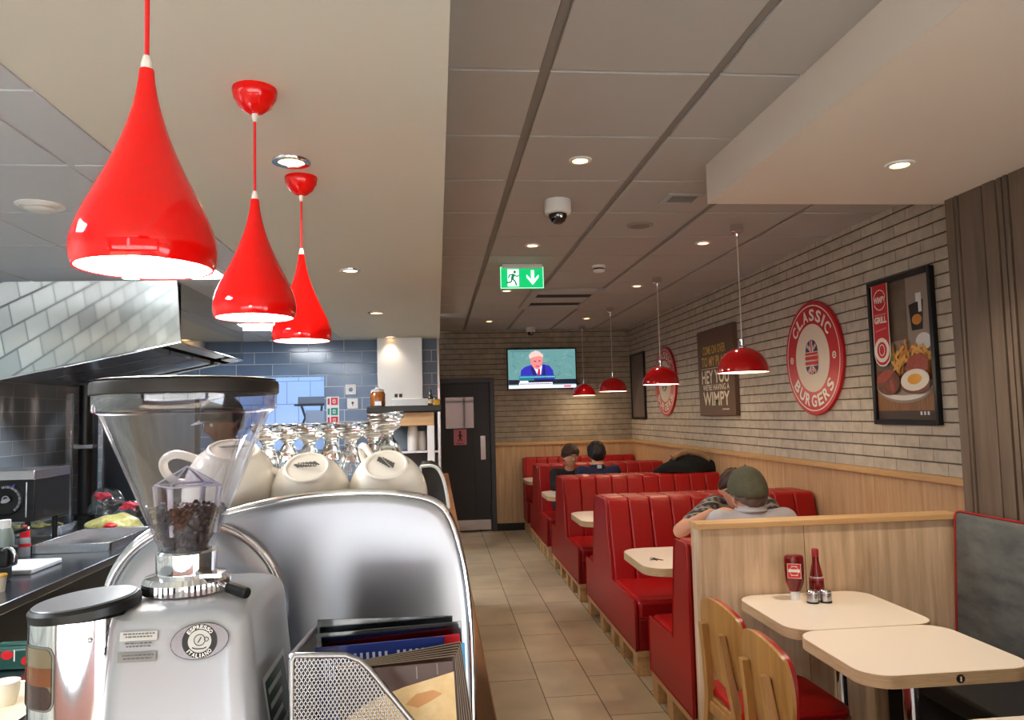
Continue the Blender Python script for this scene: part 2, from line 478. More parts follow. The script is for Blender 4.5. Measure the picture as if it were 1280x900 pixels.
BRICK_M = brick_mat('painted_slip_brick', 'YZ', 0.235, 0.0735, (196, 186, 170), (184, 174, 158), (112, 98, 84), 0.0020, rough=0.62, rowline=0.0030, row_shade=(88, 74, 62),
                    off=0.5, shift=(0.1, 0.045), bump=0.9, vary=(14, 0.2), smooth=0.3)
BRICK_B = brick_mat('painted_slip_brick_back_dim', 'XZ', 0.235, 0.0735, (164, 152, 136), (152, 140, 124), (122, 110, 96), 0.0016, rough=0.65, rowline=0.0028, row_shade=(80, 68, 56),  # same brick in a darker copy: dimmer light at the back put into colour
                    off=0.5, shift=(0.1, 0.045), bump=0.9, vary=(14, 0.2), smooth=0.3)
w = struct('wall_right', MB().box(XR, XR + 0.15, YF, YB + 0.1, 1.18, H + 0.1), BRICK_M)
struct('wall_right_panelling', MB().box(XR - 0.012, XR + 0.15, 3.4, YB, 0, 1.18), OAK)
struct('trim_1', MB().box(XR - 0.035, XR, 3.43, YB, 1.165, 1.205), OAK_Y, bevel=0.004)
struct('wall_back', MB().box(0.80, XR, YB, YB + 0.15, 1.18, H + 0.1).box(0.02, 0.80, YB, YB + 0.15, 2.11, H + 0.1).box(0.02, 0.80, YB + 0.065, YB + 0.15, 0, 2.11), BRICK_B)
struct('wall_back_panelling', MB().box(0.80, XR - 0.012, YB - 0.012, YB + 0.15, 0, 1.18), OAK)
struct('trim_2', MB().box(0.80, XR - 0.012, YB - 0.035, YB, 1.165, 1.205), OAK_X, bevel=0.004)
struct('baseboard_back', MB().box(0.80, 1.2, YB - 0.03, YB - 0.012, 0, 0.1), BLACK, bevel=0.003)

# pier clad in dark grooved boards
m = MB(); x0 = 3.43; rnd = random.Random(3)
pat = [0.07, 0.028, 0.16, 0.085, 0.04, 0.034, 0.17, 0.075, 0.05, 0.036, 0.18, 0.05, 0.14, 0.04, 0.09]
y = 3.43; k = 0
while y > -0.6:
    wd = pat[k % len(pat)]; k += 1
    m.box(2.488 + 0.003 * (k % 2), 2.52, y - wd + 0.012, y, 0.0, RSOF); y -= wd
struct('wall_right_pier', m, DARKWOOD, bevel=0.0015)
struct('wall_right_pier_core', MB().box(2.515, XR, -0.6, 3.428, 0, RSOF), mat('groove_dark', (34, 26, 22), 0.9))

# kitchen walls
METRO = brick_mat('white_metro_tile', 'YZ', 0.32, 0.16, (204, 208, 200), (164, 172, 166), (104, 108, 108), 0.008, rough=0.15, off=0.5, bump=0.35, mrough=0.8)
GREYT = brick_mat('slate_gloss_tile', 'YZ', 0.3, 0.1, (146, 156, 164), (122, 132, 144), (170, 176, 180), 0.003, rough=0.2, off=0.5, bump=0.3, mrough=0.8)
BLUET = brick_mat('blue_grey_gloss_tile', 'XZ', 0.4, 0.134, (112, 132, 158), (100, 119, 144), (176, 186, 196), 0.0045, rough=0.16, off=0.5, shift=(0.05, 0.045), bump=0.25, mrough=0.7)
HATCHT = brick_mat('white_hatch_tile', 'XZ', 0.3, 0.3, (206, 222, 240), (196, 214, 236), (150, 166, 190), 0.006, rough=0.3, off=0.5, bump=0.2)
struct('wall_left', MB().box(XL - 0.15, XL, 4.85, YK, 0, SOF), GREYT)
struct('wall_left_front', MB().box(XL - 0.15, XL, YF, 4.85, 0, SOF), METRO)
hx0, hx1, hz0, hz1 = -2.25, -1.277, 1.25, 2.085          # serving hatch
b = MB().box(XL, hx0, YK, YK + 0.12, 0, SOF).box(hx1, 0.03, YK, YK + 0.12, 0, SOF)
b.box(hx0, hx1, YK, YK + 0.12, 0, hz0).box(hx0, hx1, YK, YK + 0.12, hz1, SOF)
struct('wall_kitchen', b, BLUET)
struct('wall_passage', MB().box(-0.06, 0.026, YK + 0.12, YB + 0.1, 0, H), mat('passage_paint', (120, 108, 96), 0.7))
struct('trim_3', MB().box(0.012, 0.04, YK - 0.012, YK + 0.1, 0, SOF), CHROME, bevel=0.002)
struct('wall_hatch_room', MB().box(-3.2, -0.3, 10.2, 10.3, 0, SOF), HATCHT)
struct('wall_hatch_side', MB().box(-0.4, -0.3, YK + 0.12, 10.2, 0, SOF).box(-3.2, -3.1, YK + 0.12, 10.2, 0, SOF), HATCHT)
struct('ceiling_hatch_room', MB().box(-3.2, -0.3, YK + 0.12, 10.3, SOF, SOF + 0.1), KCEIL)
t = thing('ceiling_light', 'long cool white light in the room behind the serving hatch', 'light', (-1.6, 9.5, SOF))
obj('frame', MB().box(-2.4, -0.9, 9.35, 9.65, SOF - 0.03, SOF - 0.001), WHITE_PL, t)
obj('diffuser', MB().box(-2.38, -0.92, 9.37, 9.63, SOF - 0.035, SOF - 0.03), mat('hatch_led', (255, 255, 255), emit=(190, 214, 255), estr=7.0), t)

# shopfront behind the camera: mullions and sills with daylight coming through
f = MB().box(XL - 0.15, XR + 0.15, YF - 0.12, YF, 0, 0.35).box(XL - 0.15, XR + 0.15, YF - 0.12, YF, 2.42, H + 0.1)
f.box(XL - 0.15, -2.7, YF - 0.12, YF, 0.35, 2.42).box(2.6, XR + 0.15, YF - 0.12, YF, 0.35, 2.42)
struct('wall_front', f, mat('shopfront_paint', (150, 108, 104), 0.5))
f = MB()
for x in (-2.7, -0.95, 0.82, 2.54): f.box(x, x + 0.06, YF - 0.09, YF - 0.03, 0.35, 2.42)
for z in (0.35, 2.0, 2.36): f.box(-2.7, 2.6, YF - 0.09, YF - 0.03, z, z + 0.06)
struct('window_1', f, DARK_GREY, bevel=0.004)
wld = bpy.data.worlds.new('daylight'); scene.world = wld; wld.use_nodes = True
bg = wld.node_tree.nodes['Background']; bg.inputs[0].default_value = (0.78, 0.89, 1.0, 1); bg.inputs[1].default_value = WORLD_S
pl = bpy.data.lights.new('window_portal', 'AREA'); pl.shape = 'RECTANGLE'; pl.size = 5.3; pl.size_y = 2.07
pl.cycles.is_portal = True
po = bpy.data.objects.new('window_portal', pl); COL.objects.link(po); po.location = (-0.05, YF - 0.1, 1.385); po.rotation_euler = (PI / 2, 0, 0)
sl = bpy.data.lights.new('sun', 'SUN'); sl.energy = SUN_S; sl.angle = 0.01; sl.color = (1.0, 0.98, 0.95)
so = bpy.data.objects.new('sun', sl); COL.objects.link(so); so.rotation_euler = (math.radians(24), math.radians(6), 0)
struct('building_opposite', MB().box(-14, -2.2, -15, -13, 0, 7.5).box(-1.0, 12, -15.5, -13.5, 0, 5.2), mat('street_brick', (128, 100, 88), 0.9))

# door in the back wall
fr = MB().box(0.0, 0.05, YB - 0.03, YB + 0.06, 0, 2.11).box(0.735, 0.80, YB - 0.03, YB + 0.06, 0, 2.11).box(0.05, 0.735, YB - 0.03, YB + 0.06, 2.045, 2.11)
d = struct('door_1', fr, mat('door_frame_grey', (66, 68, 74), 0.4), bevel=0.004)
wx0, wx1, wz0, wz1 = 0.12, 0.51, 1.42, 1.85
lf = MB().box(0.055, wx0, YB, YB + 0.045, 0.01, 2.04).box(wx1, 0.73, YB, YB + 0.045, 0.01, 2.04)
lf.box(wx0, wx1, YB, YB + 0.045, 0.01, wz0).box(wx0, wx1, YB, YB + 0.045, wz1, 2.04)
leaf = struct('door_leaf', lf, DARK_GREY, bevel=0.002, parent=d)
obj('glass', MB().box(wx0, wx1, YB + 0.015, YB + 0.022, wz0, wz1), mat('dark_glazing', (30, 34, 40), 0.03, coat=1.0, spec=1.0, ior=1.8), d)
obj('beading', MB().box(wx0 - 0.012, wx0, YB - 0.008, YB, wz0, wz1).box(wx1, wx1 + 0.012, YB - 0.008, YB, wz0, wz1).box(wx0 - 0.012, wx1 + 0.012, YB - 0.008, YB, wz1, wz1 + 0.012).box(wx0 - 0.012, wx1 + 0.012, YB - 0.008, YB, wz0 - 0.012, wz0), DARK_GREY, d, bevel=0.002)
obj('push_plate', MB().box(0.595, 0.665, YB - 0.006, YB, 0.98, 1.31), STEEL, d, bevel=0.002)
obj('kick_plate', MB().box(0.075, 0.72, YB - 0.006, YB, 0.02, 0.16), STEEL, d, bevel=0.002)
s = thing('door_sign', 'pink paper notice with a walking figure taped to the dark door', 'sign', (0.32, YB, 1.3))
obj('sheet', MB().box(0.225, 0.405, YB - 0.004, YB - 0.001, 1.19, 1.415), mat('pink_paper', (206, 130, 146), 0.7), s)
a = Art((0.315, YB - 0.0045, 1.3), mats=dict(k=mat('dark_ink', (58, 30, 40), 0.6)), **FACE_F)
a.ell(0, 0.068, 0.014, 0.016, 'k').line([(0, 0.05), (0.0, -0.01)], 0.026, 'k').line([(0, 0), (0.024, -0.06)], 0.013, 'k').line([(0, 0), (-0.022, -0.06)], 0.013, 'k')
a.line([(0, 0.045), (0.034, 0.005)], 0.01, 'k').line([(0, 0.045), (-0.032, 0.008)], 0.01, 'k').rect(-0.05, -0.09, 0.05, -0.083, 'k')
a.done('pictogram', s)

# ================================================================== LAMPS IN THE CEILINGS
def downlight(x, y, z, label, group, r=0.05, power=20, ring=CHROME, spot=True, name='downlight'):
    t = thing(name, label, 'light', (x, y, z), group)
    obj('trim_ring', MB().lathe([(r * 0.62, -0.001), (r * 0.66, -0.008), (r * 0.96, -0.007), (r, 0.0), (r, 0.002)], (x, y, z), 36), ring, t)
    obj('lens', MB().lathe([(0, -0.004), (r * 0.64, -0.004), (r * 0.64, 0.0), (0, 0.001)], (x, y, z), 28), WARM_LAMP, t)
    L = bpy.data.lights.new('downlight_beam', 'SPOT'); L.energy = power * SPOT_K; L.color = (1.0, 0.85, 0.66)
    L.spot_size = math.radians(105); L.spot_blend = 0.9; L.shadow_soft_size = 0.03
    o = bpy.data.objects.new('downlight_beam', L); COL.objects.link(o); o.location = (x, y, z - 0.02)
    return t
ordn = ['nearest', 'second', 'third', 'farthest']
SO = [(-0.49, 2.66, 'large chrome ringed downlight in the cream soffit beside the middle red pendant'),
      (-0.51, 4.66, 'chrome ringed downlight in the cream soffit, first beyond the teardrop pendants'),
      (-0.51, 6.58, 'small chrome ringed downlight in the cream soffit, halfway to the steel chimney'),
      (-0.51, 8.58, 'downlight in the cream soffit close in front of the steel chimney')]
for x, y, l in SO: downlight(x, y, SOF, l, 'downlights in the soffit over the counter', 0.068, 15)
MC = [(0.69, 3.44, 'warm downlight in the grey tile ceiling in front of the dome camera'),
      (0.69, 5.23, 'warm downlight in the grey tile ceiling just before the green exit sign'),
      (0.685, 7.18, 'warm downlight in the grey tile ceiling showing below the green exit sign'),
      (0.68, 9.55, 'warm downlight in the grey tile ceiling above the dark back door'),
      (1.905, 5.17, 'warm downlight in the grey tile ceiling beside the nearest dome pendant'),
      (1.905, 6.97, 'warm downlight in the grey tile ceiling beside the second dome pendant'),
      (1.90, 9.38, 'warm downlight in the grey tile ceiling between the two farthest dome pendants')]
for x, y, l in MC: downlight(x, y, H - 0.008, l, 'downlights in the grey tile ceiling', 0.055, 17, WHITE_PL)
downlight(1.92, 2.9, RSOF, 'warm downlight in the white soffit above the nearest cream table', 'downlight in the right soffit', 0.058, 40, WHITE_PL)

t = thing('led_panel', 'cool white light panel in the kitchen ceiling behind the nearest teardrop pendant', 'light', (-1.585, 4.56, SOF))
obj('frame', MB().box(-1.90, -1.27, 4.28, 4.84, SOF - 0.014, SOF - 0.004), WHITE_PL, t)
obj('diffuser', MB().box(-1.885, -1.285, 4.295, 4.825, SOF - 0.017, SOF - 0.014), LED_WHITE, t)
t = thing('led_panel', 'added cool white light panel, unseen, in the kitchen ceiling beyond the extractor hood', 'light', (-1.65, 7.4, SOF))  # added lamp, hidden behind a pendant, to brighten the blue tiled wall
obj('frame', MB().box(-1.90, -1.42, 7.15, 7.65, SOF - 0.014, SOF - 0.004), WHITE_PL, t)
obj('diffuser', MB().box(-1.885, -1.435, 7.165, 7.635, SOF - 0.017, SOF - 0.014), LED_WHITE, t)
t = thing('led_panel', 'cool white light panel in the kitchen ceiling beside the nearest teardrop pendant', 'light', (-1.9, 1.3, SOF))
obj('frame', MB().box(-2.2, -1.6, 1.0, 1.6, SOF - 0.014, SOF - 0.004), WHITE_PL, t)
obj('diffuser', MB().box(-2.185, -1.615, 1.015, 1.585, SOF - 0.017, SOF - 0.014), LED_WHITE, t)
t = thing('air_diffuser', 'round white air vent in the kitchen ceiling', 'vent', (-1.59, 3.21, SOF))
obj('outer_ring', MB().lathe([(0.0, -0.012), (0.06, -0.014), (0.066, -0.006), (0.075, -0.012), (0.09, -0.004), (0.09, 0.0)], (-1.59, 3.21, SOF - 0.005), 36), WHITE_PL, t)
obj('centre_disc', MB().lathe([(0, -0.026), (0.045, -0.024), (0.055, -0.016), (0.05, -0.012), (0, -0.012)], (-1.59, 3.21, SOF - 0.005), 30), WHITE_PL, t)

# ------------------------------------------------------------------ ceiling fittings
def dome_camera(x, y, z, s, label, name='dome_camera'):
    t = thing(name, label, 'security camera', (x, y, z))
    obj('housing', MB().lathe([(0, 0), (0.073 * s, 0), (0.076 * s, -0.012 * s), (0.076 * s, -0.06 * s), (0.07 * s, -0.075 * s), (0.05 * s, -0.08 * s), (0, -0.08 * s)], (x, y, z), 40), WHITE_PL, t)
    obj('dome', MB().lathe([(0.052 * s, -0.079 * s), (0.05 * s, -0.10 * s), (0.038 * s, -0.122 * s), (0.02 * s, -0.132 * s), (0, -0.135 * s)], (x, y, z), 32), mat('smoked_dome', (14, 14, 16), 0.05, coat=1), t)
    obj('eyeball', MB().ell((x + 0.012 * s, y - 0.048 * s, z - 0.098 * s), (0.012 * s, 0.008 * s, 0.012 * s)), CHROME, t)
dome_camera(0.69, 4.12, H - 0.008, 1.0, 'white dome security camera on the grey ceiling in front of the exit sign')
dome_camera(1.30, 10.3, H - 0.008, 0.85, 'small white dome camera on the ceiling above the television')
t = thing('smoke_detector', 'white round smoke detector on the grey ceiling right of the exit sign', 'smoke detector', (1.326, 5.99, H))
obj('base', MB().lathe([(0, 0), (0.055, 0), (0.055, -0.018), (0.05, -0.022), (0, -0.022)], (1.326, 5.99, H - 0.008), 32), WHITE_PL, t)
obj('vents', MB().lathe([(0.04, -0.02), (0.046, -0.024), (0.046, -0.036), (0.03, -0.036)], (1.326, 5.99, H - 0.008), 32), BLACK, t)
for k in range(10):
    pass
obj('cap', MB().lathe([(0.048, -0.034), (0.05, -0.04), (0.04, -0.052), (0, -0.055)], (1.326, 5.99, H - 0.008), 32), WHITE_PL, t)
t = thing('ceiling_speaker', 'flat round white ceiling plate on the grey tiles behind the white soffit', 'speaker', (1.312, 4.68, H))
obj('plate', MB().lathe([(0, -0.004), (0.07, -0.006), (0.085, -0.003), (0.085, 0)], (1.312, 4.68, H - 0.008), 36), mat('speaker_grey', (150, 146, 142), 0.7), t)
obj('grille', MB().lathe([(0, -0.008), (0.06, -0.008), (0.062, -0.005)], (1.312, 4.68, H - 0.008), 30), mat('speaker_mesh', (132, 128, 124), 0.8), t)
t = thing('ceiling_vent', 'square grey extract grille in the ceiling beside the white soffit corner', 'vent', (1.38, 4.05, H))
obj('frame', MB().box(1.28, 1.31, 3.96, 4.16, H - 0.02, H - 0.008).box(1.46, 1.49, 3.96, 4.16, H - 0.02, H - 0.008).box(1.31, 1.46, 3.96, 3.99, H - 0.02, H - 0.008).box(1.31, 1.46, 4.13, 4.16, H - 0.02, H - 0.008), CEIL, t, bevel=0.003)
m = MB()
for k in range(5): m.box(1.31, 1.46, 4.0 + k * 0.027, 4.008 + k * 0.027, H - 0.018, H - 0.006)
obj('louvre', m, CEIL_GRID, t)

# exit sign with running man and arrow
t = thing('exit_sign', 'green exit sign with running figure and down arrow hanging from the ceiling', 'sign', (0.69, 5.9, H))
obj('mounting_box', MB().box(0.53, 0.85, 5.885, 5.945, 2.745, H - 0.008), WHITE_PL, t, bevel=0.006)
obj('panel', MB().box(0.515, 0.862, 5.905, 5.915, 2.585, 2.762), mat('exit_green', (0, 150, 84), 0.35, emit=(0, 176, 98), estr=0.55), t, bevel=0.003)
EX = dict(w=mat('exit_white', (220, 236, 232), 0.4, emit=(214, 236, 240), estr=0.7), g=mat('exit_ink', (0, 110, 62), 0.4, emit=(0, 120, 70), estr=0.35))
a = Art((0.6885, 5.9045, 2.673), mats=EX, **FACE_F)
for r in ((-0.17, -0.084, 0.17, -0.081), (-0.17, 0.081, 0.17, 0.084), (-0.17, -0.084, -0.167, 0.084), (0.167, -0.084, 0.17, 0.084)): a.rect(*r, 'w')
a.rect(-0.115, -0.07, -0.025, 0.066, 'w')
a.ell(-0.058, 0.045, 0.011, 0.012, 'g').line([(-0.066, 0.03), (-0.08, -0.012)], 0.022, 'g').line([(-0.066, 0.026), (-0.1, 0.022), (-0.108, -0.004)], 0.01, 'g')
a.line([(-0.064, 0.026), (-0.042, 0.008), (-0.026, 0.018)], 0.01, 'g').line([(-0.078, -0.008), (-0.055, -0.03), (-0.045, -0.064)], 0.012, 'g').line([(-0.08, -0.008), (-0.088, -0.036), (-0.125, -0.04)], 0.012, 'g')
a.rect(0.072, -0.02, 0.096, 0.058, 'w').poly([(0.036, 0.024), (0.036, 0.0), (0.084, -0.058), (0.132, 0.0), (0.132, 0.024), (0.084, -0.028)], 'w')
a.done('pictogram', t)

# cassette air conditioner
t = thing('air_conditioner', 'grey ceiling cassette air conditioner with dark slot beyond the exit sign', 'air conditioner', (1.27, 7.75, H))
Z = H - 0.008
obj('fascia', MB().box(0.92, 1.0, 7.1, 8.3, Z - 0.03, Z).box(1.55, 1.63, 7.1, 8.3, Z - 0.03, Z).box(1.0, 1.55, 7.1, 7.28, Z - 0.03, Z).box(1.0, 1.55, 8.12, 8.3, Z - 0.03, Z).box(1.0, 1.55, 7.55, 7.85, Z - 0.026, Z), CEIL, t, bevel=0.006)
obj('intake_grille', MB().box(1.0, 1.55, 7.28, 7.55, Z - 0.012, Z), BLACK_MATT, t)
obj('outlet', MB().box(1.0, 1.55, 7.85, 8.12, Z - 0.012, Z), BLACK_MATT, t)
for k in range(3): obj('louvre', MB().box(1.0, 1.55, 7.32 + k * 0.08, 7.335 + k * 0.08, Z - 0.024, Z - 0.01), mat('louvre_dark', (58, 52, 48), 0.6) if k == 0 else bpy.data.materials['louvre_dark'], t)

# ================================================================== PENDANT LAMPS
def teardrop(x, y, zb, label):
    """glossy red teardrop shade on a red cord below a red cup"""
    t = thing('teardrop_pendant', label, 'pendant lamp', (x, y, SOF), 'red teardrop pendants over the counter')
    out = [(0.0105, 0.322), (0.0115, 0.318), (0.0125, 0.305), (0.0155, 0.285), (0.022, 0.255), (0.034, 0.215), (0.052, 0.17), (0.073, 0.125), (0.092, 0.085), (0.1035, 0.052), (0.107, 0.03), (0.1055, 0.012), (0.1015, 0.0)]
    inn = [(r - 0.003, z) for r, z in out[::-1] if z < 0.25]
    # smooth the outline
    def spl(p, n=4):
        res = []
        for i in range(len(p) - 1):
            p0 = p[max(i - 1, 0)]; p1 = p[i]; p2 = p[i + 1]; p3 = p[min(i + 2, len(p) - 1)]
            for k in range(n):
                u = k / n
                res.append(tuple(0.5 * (2 * p1[j] + (p2[j] - p0[j]) * u + (2 * p0[j] - 5 * p1[j] + 4 * p2[j] - p3[j]) * u * u + (3 * p1[j] - p0[j] - 3 * p2[j] + p3[j]) * u ** 3) for j in (0, 1)))
        res.append(p[-1]); return res
    obj('lamp_shade', MB().lathe(spl(out) + [(0.0985, 0.0)], (x, y, zb), 64), RED_GLOSS, t, smooth=60)
    obj('shade_lining', MB().lathe([(0.0985, 0.0015)] + inn[1:] , (x, y, zb), 48), mat('white_lining', (245, 242, 236), 0.4) if 'white_lining' not in bpy.data.materials else bpy.data.materials['white_lining'], t)
    obj('bulb', MB().lathe([(0, 0.014), (0.06, 0.012), (0.0955, 0.006), (0.0965, 0.012), (0.06, 0.02), (0, 0.022)], (x, y, zb), 40), WHITE_LAMP, t)
    obj('cord_grip', MB().lathe([(0.0085, 0.32), (0.009, 0.33), (0.006, 0.343), (0.004, 0.345)], (x, y, zb), 20), CLEAR_CAP, t)
    obj('cord', MB().cyl((x, y, zb + 0.34), (x, y, SOF - 0.06), 0.0038, seg=12), RED_CORD, t)
    obj('ceiling_cup', MB().lathe([(0, 0), (0.058, 0), (0.0595, -0.006), (0.056, -0.026), (0.042, -0.05), (0.022, -0.066), (0.008, -0.07), (0, -0.07)], (x, y, SOF), 44), RED_GLOSS, t, smooth=60)
    obj('cup_grip', MB().lathe([(0.008, -0.068), (0.008, -0.082), (0.005, -0.092), (0, -0.092)], (x, y, SOF), 18), CLEAR_CAP, t)
    L = bpy.data.lights.new('pendant_bulb', 'POINT'); L.energy = 2.2; L.color = (1, 0.93, 0.82); L.shadow_soft_size = 0.04
    o = bpy.data.objects.new('pendant_bulb', L); COL.objects.link(o); o.location = (x, y, zb - 0.05)
CLEAR_CAP = mat('clear_grip', (230, 226, 220), 0.25)
teardrop(-0.452, 1.23, 1.842, 'largest and nearest red teardrop pendant, its ceiling cup out of sight')
teardrop(-0.478, 2.07, 1.872, 'red teardrop pendant in the middle of the three over the counter')
teardrop(-0.488, 2.84, 1.886, 'smallest red teardrop pendant, farthest along the counter')

def dome_pendant(x, y, label):
    t = thing('dome_pendant', label, 'pendant lamp', (x, y, H), 'red dome pendants over the booths')
    zr = 1.833; R = 0.16; Z = H - 0.008
    prof = [(R * math.cos(a), 0.155 * math.sin(a)) for a in [PI / 2 * k / 16 for k in range(16)]] + [(0.0, 0.155)]
    obj('lamp_shade', MB().lathe([(R, -0.006)] + prof, (x, y, zr), 56), RED_DOME, t, smooth=60)
    obj('shade_lining', MB().lathe([(R - 0.003, -0.006)] + [(max(r - 0.004, 0), z - 0.004 if z > 0 else 0) for r, z in prof], (x, y, zr), 48), bpy.data.materials['white_lining'], t)
    obj('bulb', MB().lathe([(0, -0.004), (R - 0.02, -0.004), (R - 0.008, 0.002), (R - 0.03, 0.012), (0, 0.015)], (x, y, zr), 40), WARM_DISC, t)
    obj('lamp_holder', MB().lathe([(0.03, 0.145), (0.03, 0.158), (0.016, 0.165), (0.016, 0.205), (0.010, 0.21), (0, 0.21)], (x, y, zr), 24), CHROME, t)
    obj('cable', MB().cyl((x, y, zr + 0.205), (x, y, Z - 0.06), 0.0045, seg=10), mat('clear_cable', (196, 186, 172), 0.3) if 'clear_cable' not in bpy.data.materials else bpy.data.materials['clear_cable'], t)
    obj('ceiling_rose', MB().lathe([(0, 0), (0.042, 0), (0.042, -0.045), (0.036, -0.05), (0.014, -0.052), (0.011, -0.085), (0.006, -0.09), (0, -0.09)], (x, y, Z), 32), CHROME, t)
    L = bpy.data.lights.new('dome_bulb', 'POINT'); L.energy = 1.8; L.color = (1, 0.80, 0.55); L.shadow_soft_size = 0.05
    o = bpy.data.objects.new('dome_bulb', L); COL.objects.link(o); o.location = (x, y, zr - 0.06)
for (x, y, l) in [(1.948, 4.67, 'largest red dome pendant, hanging in front of the brown slogan board'),
                  (1.975, 6.55, 'second red dome pendant, hanging in front of the far round burger sign'),
                  (1.99, 8.46, 'third red dome pendant, hanging right of the television beside a framed print'),
                  (1.995, 10.2, 'smallest and farthest red dome pendant, at the television corner')]:
    dome_pendant(x, y, l)
# ================================================================== COUNTER AND COFFEE STATION
CT = 1.10                                               # counter top height
def spline(p, n=5, closed=False):
    res = []; L = len(p); m = L if closed else L - 1
    for i in range(m):
        if closed: p0, p1, p2, p3 = p[i - 1], p[i], p[(i + 1) % L], p[(i + 2) % L]
        else: p0, p1, p2, p3 = p[max(i - 1, 0)], p[i], p[i + 1], p[min(i + 2, L - 1)]
        for k in range(n):
            u = k / n
            res.append(tuple(0.5 * (2 * b + (c - a) * u + (2 * a - 5 * b + 4 * c - d) * u * u + (3 * b - a - 3 * c + d) * u ** 3) for a, b, c, d in zip(p0, p1, p2, p3)))
    if not closed: res.append(tuple(p[-1]))
    return res

t = thing('service_counter', 'long brown wooden counter carrying the coffee machine', 'counter', (-0.27, 3.5, 0))
obj('worktop', MB().box(-0.62, 0.09, 0.42, 6.7, 1.06, CT), COUNTER_WOOD, t, bevel=0.004)
obj('front_panel', MB().box(0.03, 0.06, 0.5, 6.66, 0.1, 1.06), COUNTER_WOOD, t)
obj('carcass', MB().box(-0.58, 0.03, 0.5, 6.66, 0.08, 1.06), mat('carcass_brown', (70, 52, 38), 0.6), t)
obj('plinth', MB().box(-0.55, 0.0, 0.55, 6.6, 0, 0.08), BLACK, t)

# ---- espresso machine: its polished end panel faces us
t = thing('espresso_machine', 'polished steel espresso machine with rounded end panel on the counter', 'coffee machine', (-0.18, 1.25, CT))
top = [(0.036, 1.13), (0.0365, 1.22), (0.036, 1.30), (0.034, 1.365), (0.027, 1.423), (0.014, 1.471), (-0.006, 1.494), (-0.047, 1.5045), (-0.095, 1.508), (-0.162, 1.506), (-0.218, 1.497), (-0.251, 1.489)]
top = spline(top, 4)
arc = [(-0.287 + 0.106 * math.cos(a), 1.379 + 0.106 * math.sin(a)) for a in [math.radians(q) for q in range(92, 186, 6)]]
outline = top + arc + [(-0.393, 1.30), (-0.393, 1.2), (-0.392, 1.13)]
cx, cz = -0.14, 1.30
def loft_panel(outline, steps, cx, cz):
    m = MB(); n = len(outline); vs = []; fs = []
    for s, y in steps:
        for x, z in outline: vs.append((cx + (x - cx) * s, y, cz + (z - cz) * s))
    for k in range(len(steps) - 1):
        for i in range(n):
            j = (i + 1) % n
            fs.append((k * n + i, k * n + j, (k + 1) * n + j, (k + 1) * n + i))
    vs.append((cx, steps[-1][1], cz)); c = len(vs) - 1; k = len(steps) - 1
    for i in range(n): fs.append((k * n + i, k * n + (i + 1) % n, c))
    return m.add(vs, fs)
obj('end_panel', loft_panel(outline, [(0.99, 0.985), (1.0, 0.975), (1.0, 0.962), (0.994, 0.953), (0.982, 0.950), (0.94, 0.949), (0.8, 0.9485), (0.6, 0.948), (0.4, 0.9477), (0.2, 0.9475)], cx, cz), STEEL_PANEL, t, smooth=60)
obj('edge_bead', MB().tube([(x, 0.957, z) for x, z in outline], 0.0055, 10, closed=True), CHROME, t, smooth=80)
dc = (-0.287, 1.379)
disc = [(dc[0] + 0.098 * math.cos(2 * PI * k / 64), dc[1] + 0.098 * math.sin(2 * PI * k / 64)) for k in range(64)]
obj('round_badge', loft_panel(disc, [(1.0, 0.951), (0.995, 0.944), (0.97, 0.941), (0.8, 0.938), (0.5, 0.935), (0.2, 0.9335)], *dc), STEEL_PANEL, t, smooth=60)
r = obj('badge_ring', MB().torus((dc[0], 0.941, dc[1]), 0.1015, 0.0042, 'y', 80, 10).torus((dc[0], 0.944, dc[1]), 0.0935, 0.002, 'y', 80, 8), CHROME, t, smooth=80)
body = [(0.026, 1.15), (0.026, 1.36), (0.018, 1.42), (0.004, 1.44), (-0.02, 1.45), (-0.1, 1.452), (-0.36, 1.452), (-0.385, 1.43), (-0.386, 1.15)]
obj('housing', MB().prism(body, 'y', 0.97, 1.62), STEEL, t, bevel=0.006)
obj('cup_tray', MB().box(-0.36, -0.03, 0.985, 1.6, 1.452, 1.4555), STEEL, t)
fin = [(-0.03, 1.45), (-0.03, 1.513), (-0.012, 1.514), (0.0, 1.508), (0.009, 1.49), (0.015, 1.462), (0.017, 1.44)]
obj('side_rail', MB().prism(fin, 'y', 1.34, 1.5), mat('rail_smoke', (46, 44, 42), 0.2), t)
obj('rail_trim', MB().tube([(x, 1.338, z) for x, z in spline(fin[1:], 4)], 0.003, 8).tube([(-0.03, 1.338, 1.45), (-0.03, 1.338, 1.513)], 0.002, 8), WHITE_PL, t, smooth=80)
for x in (-0.33, -0.03):
    for y in (1.02, 1.55):
        obj('foot', MB().lathe([(0.0, 0), (0.022, 0), (0.022, 0.012), (0.014, 0.02), (0.014, 0.055), (0, 0.055)], (x, y, CT), 20), BLACK, t)
obj('base_plate', MB().box(-0.38, 0.02, 0.975, 1.6, CT + 0.03, 1.16), STEEL, t, bevel=0.004)

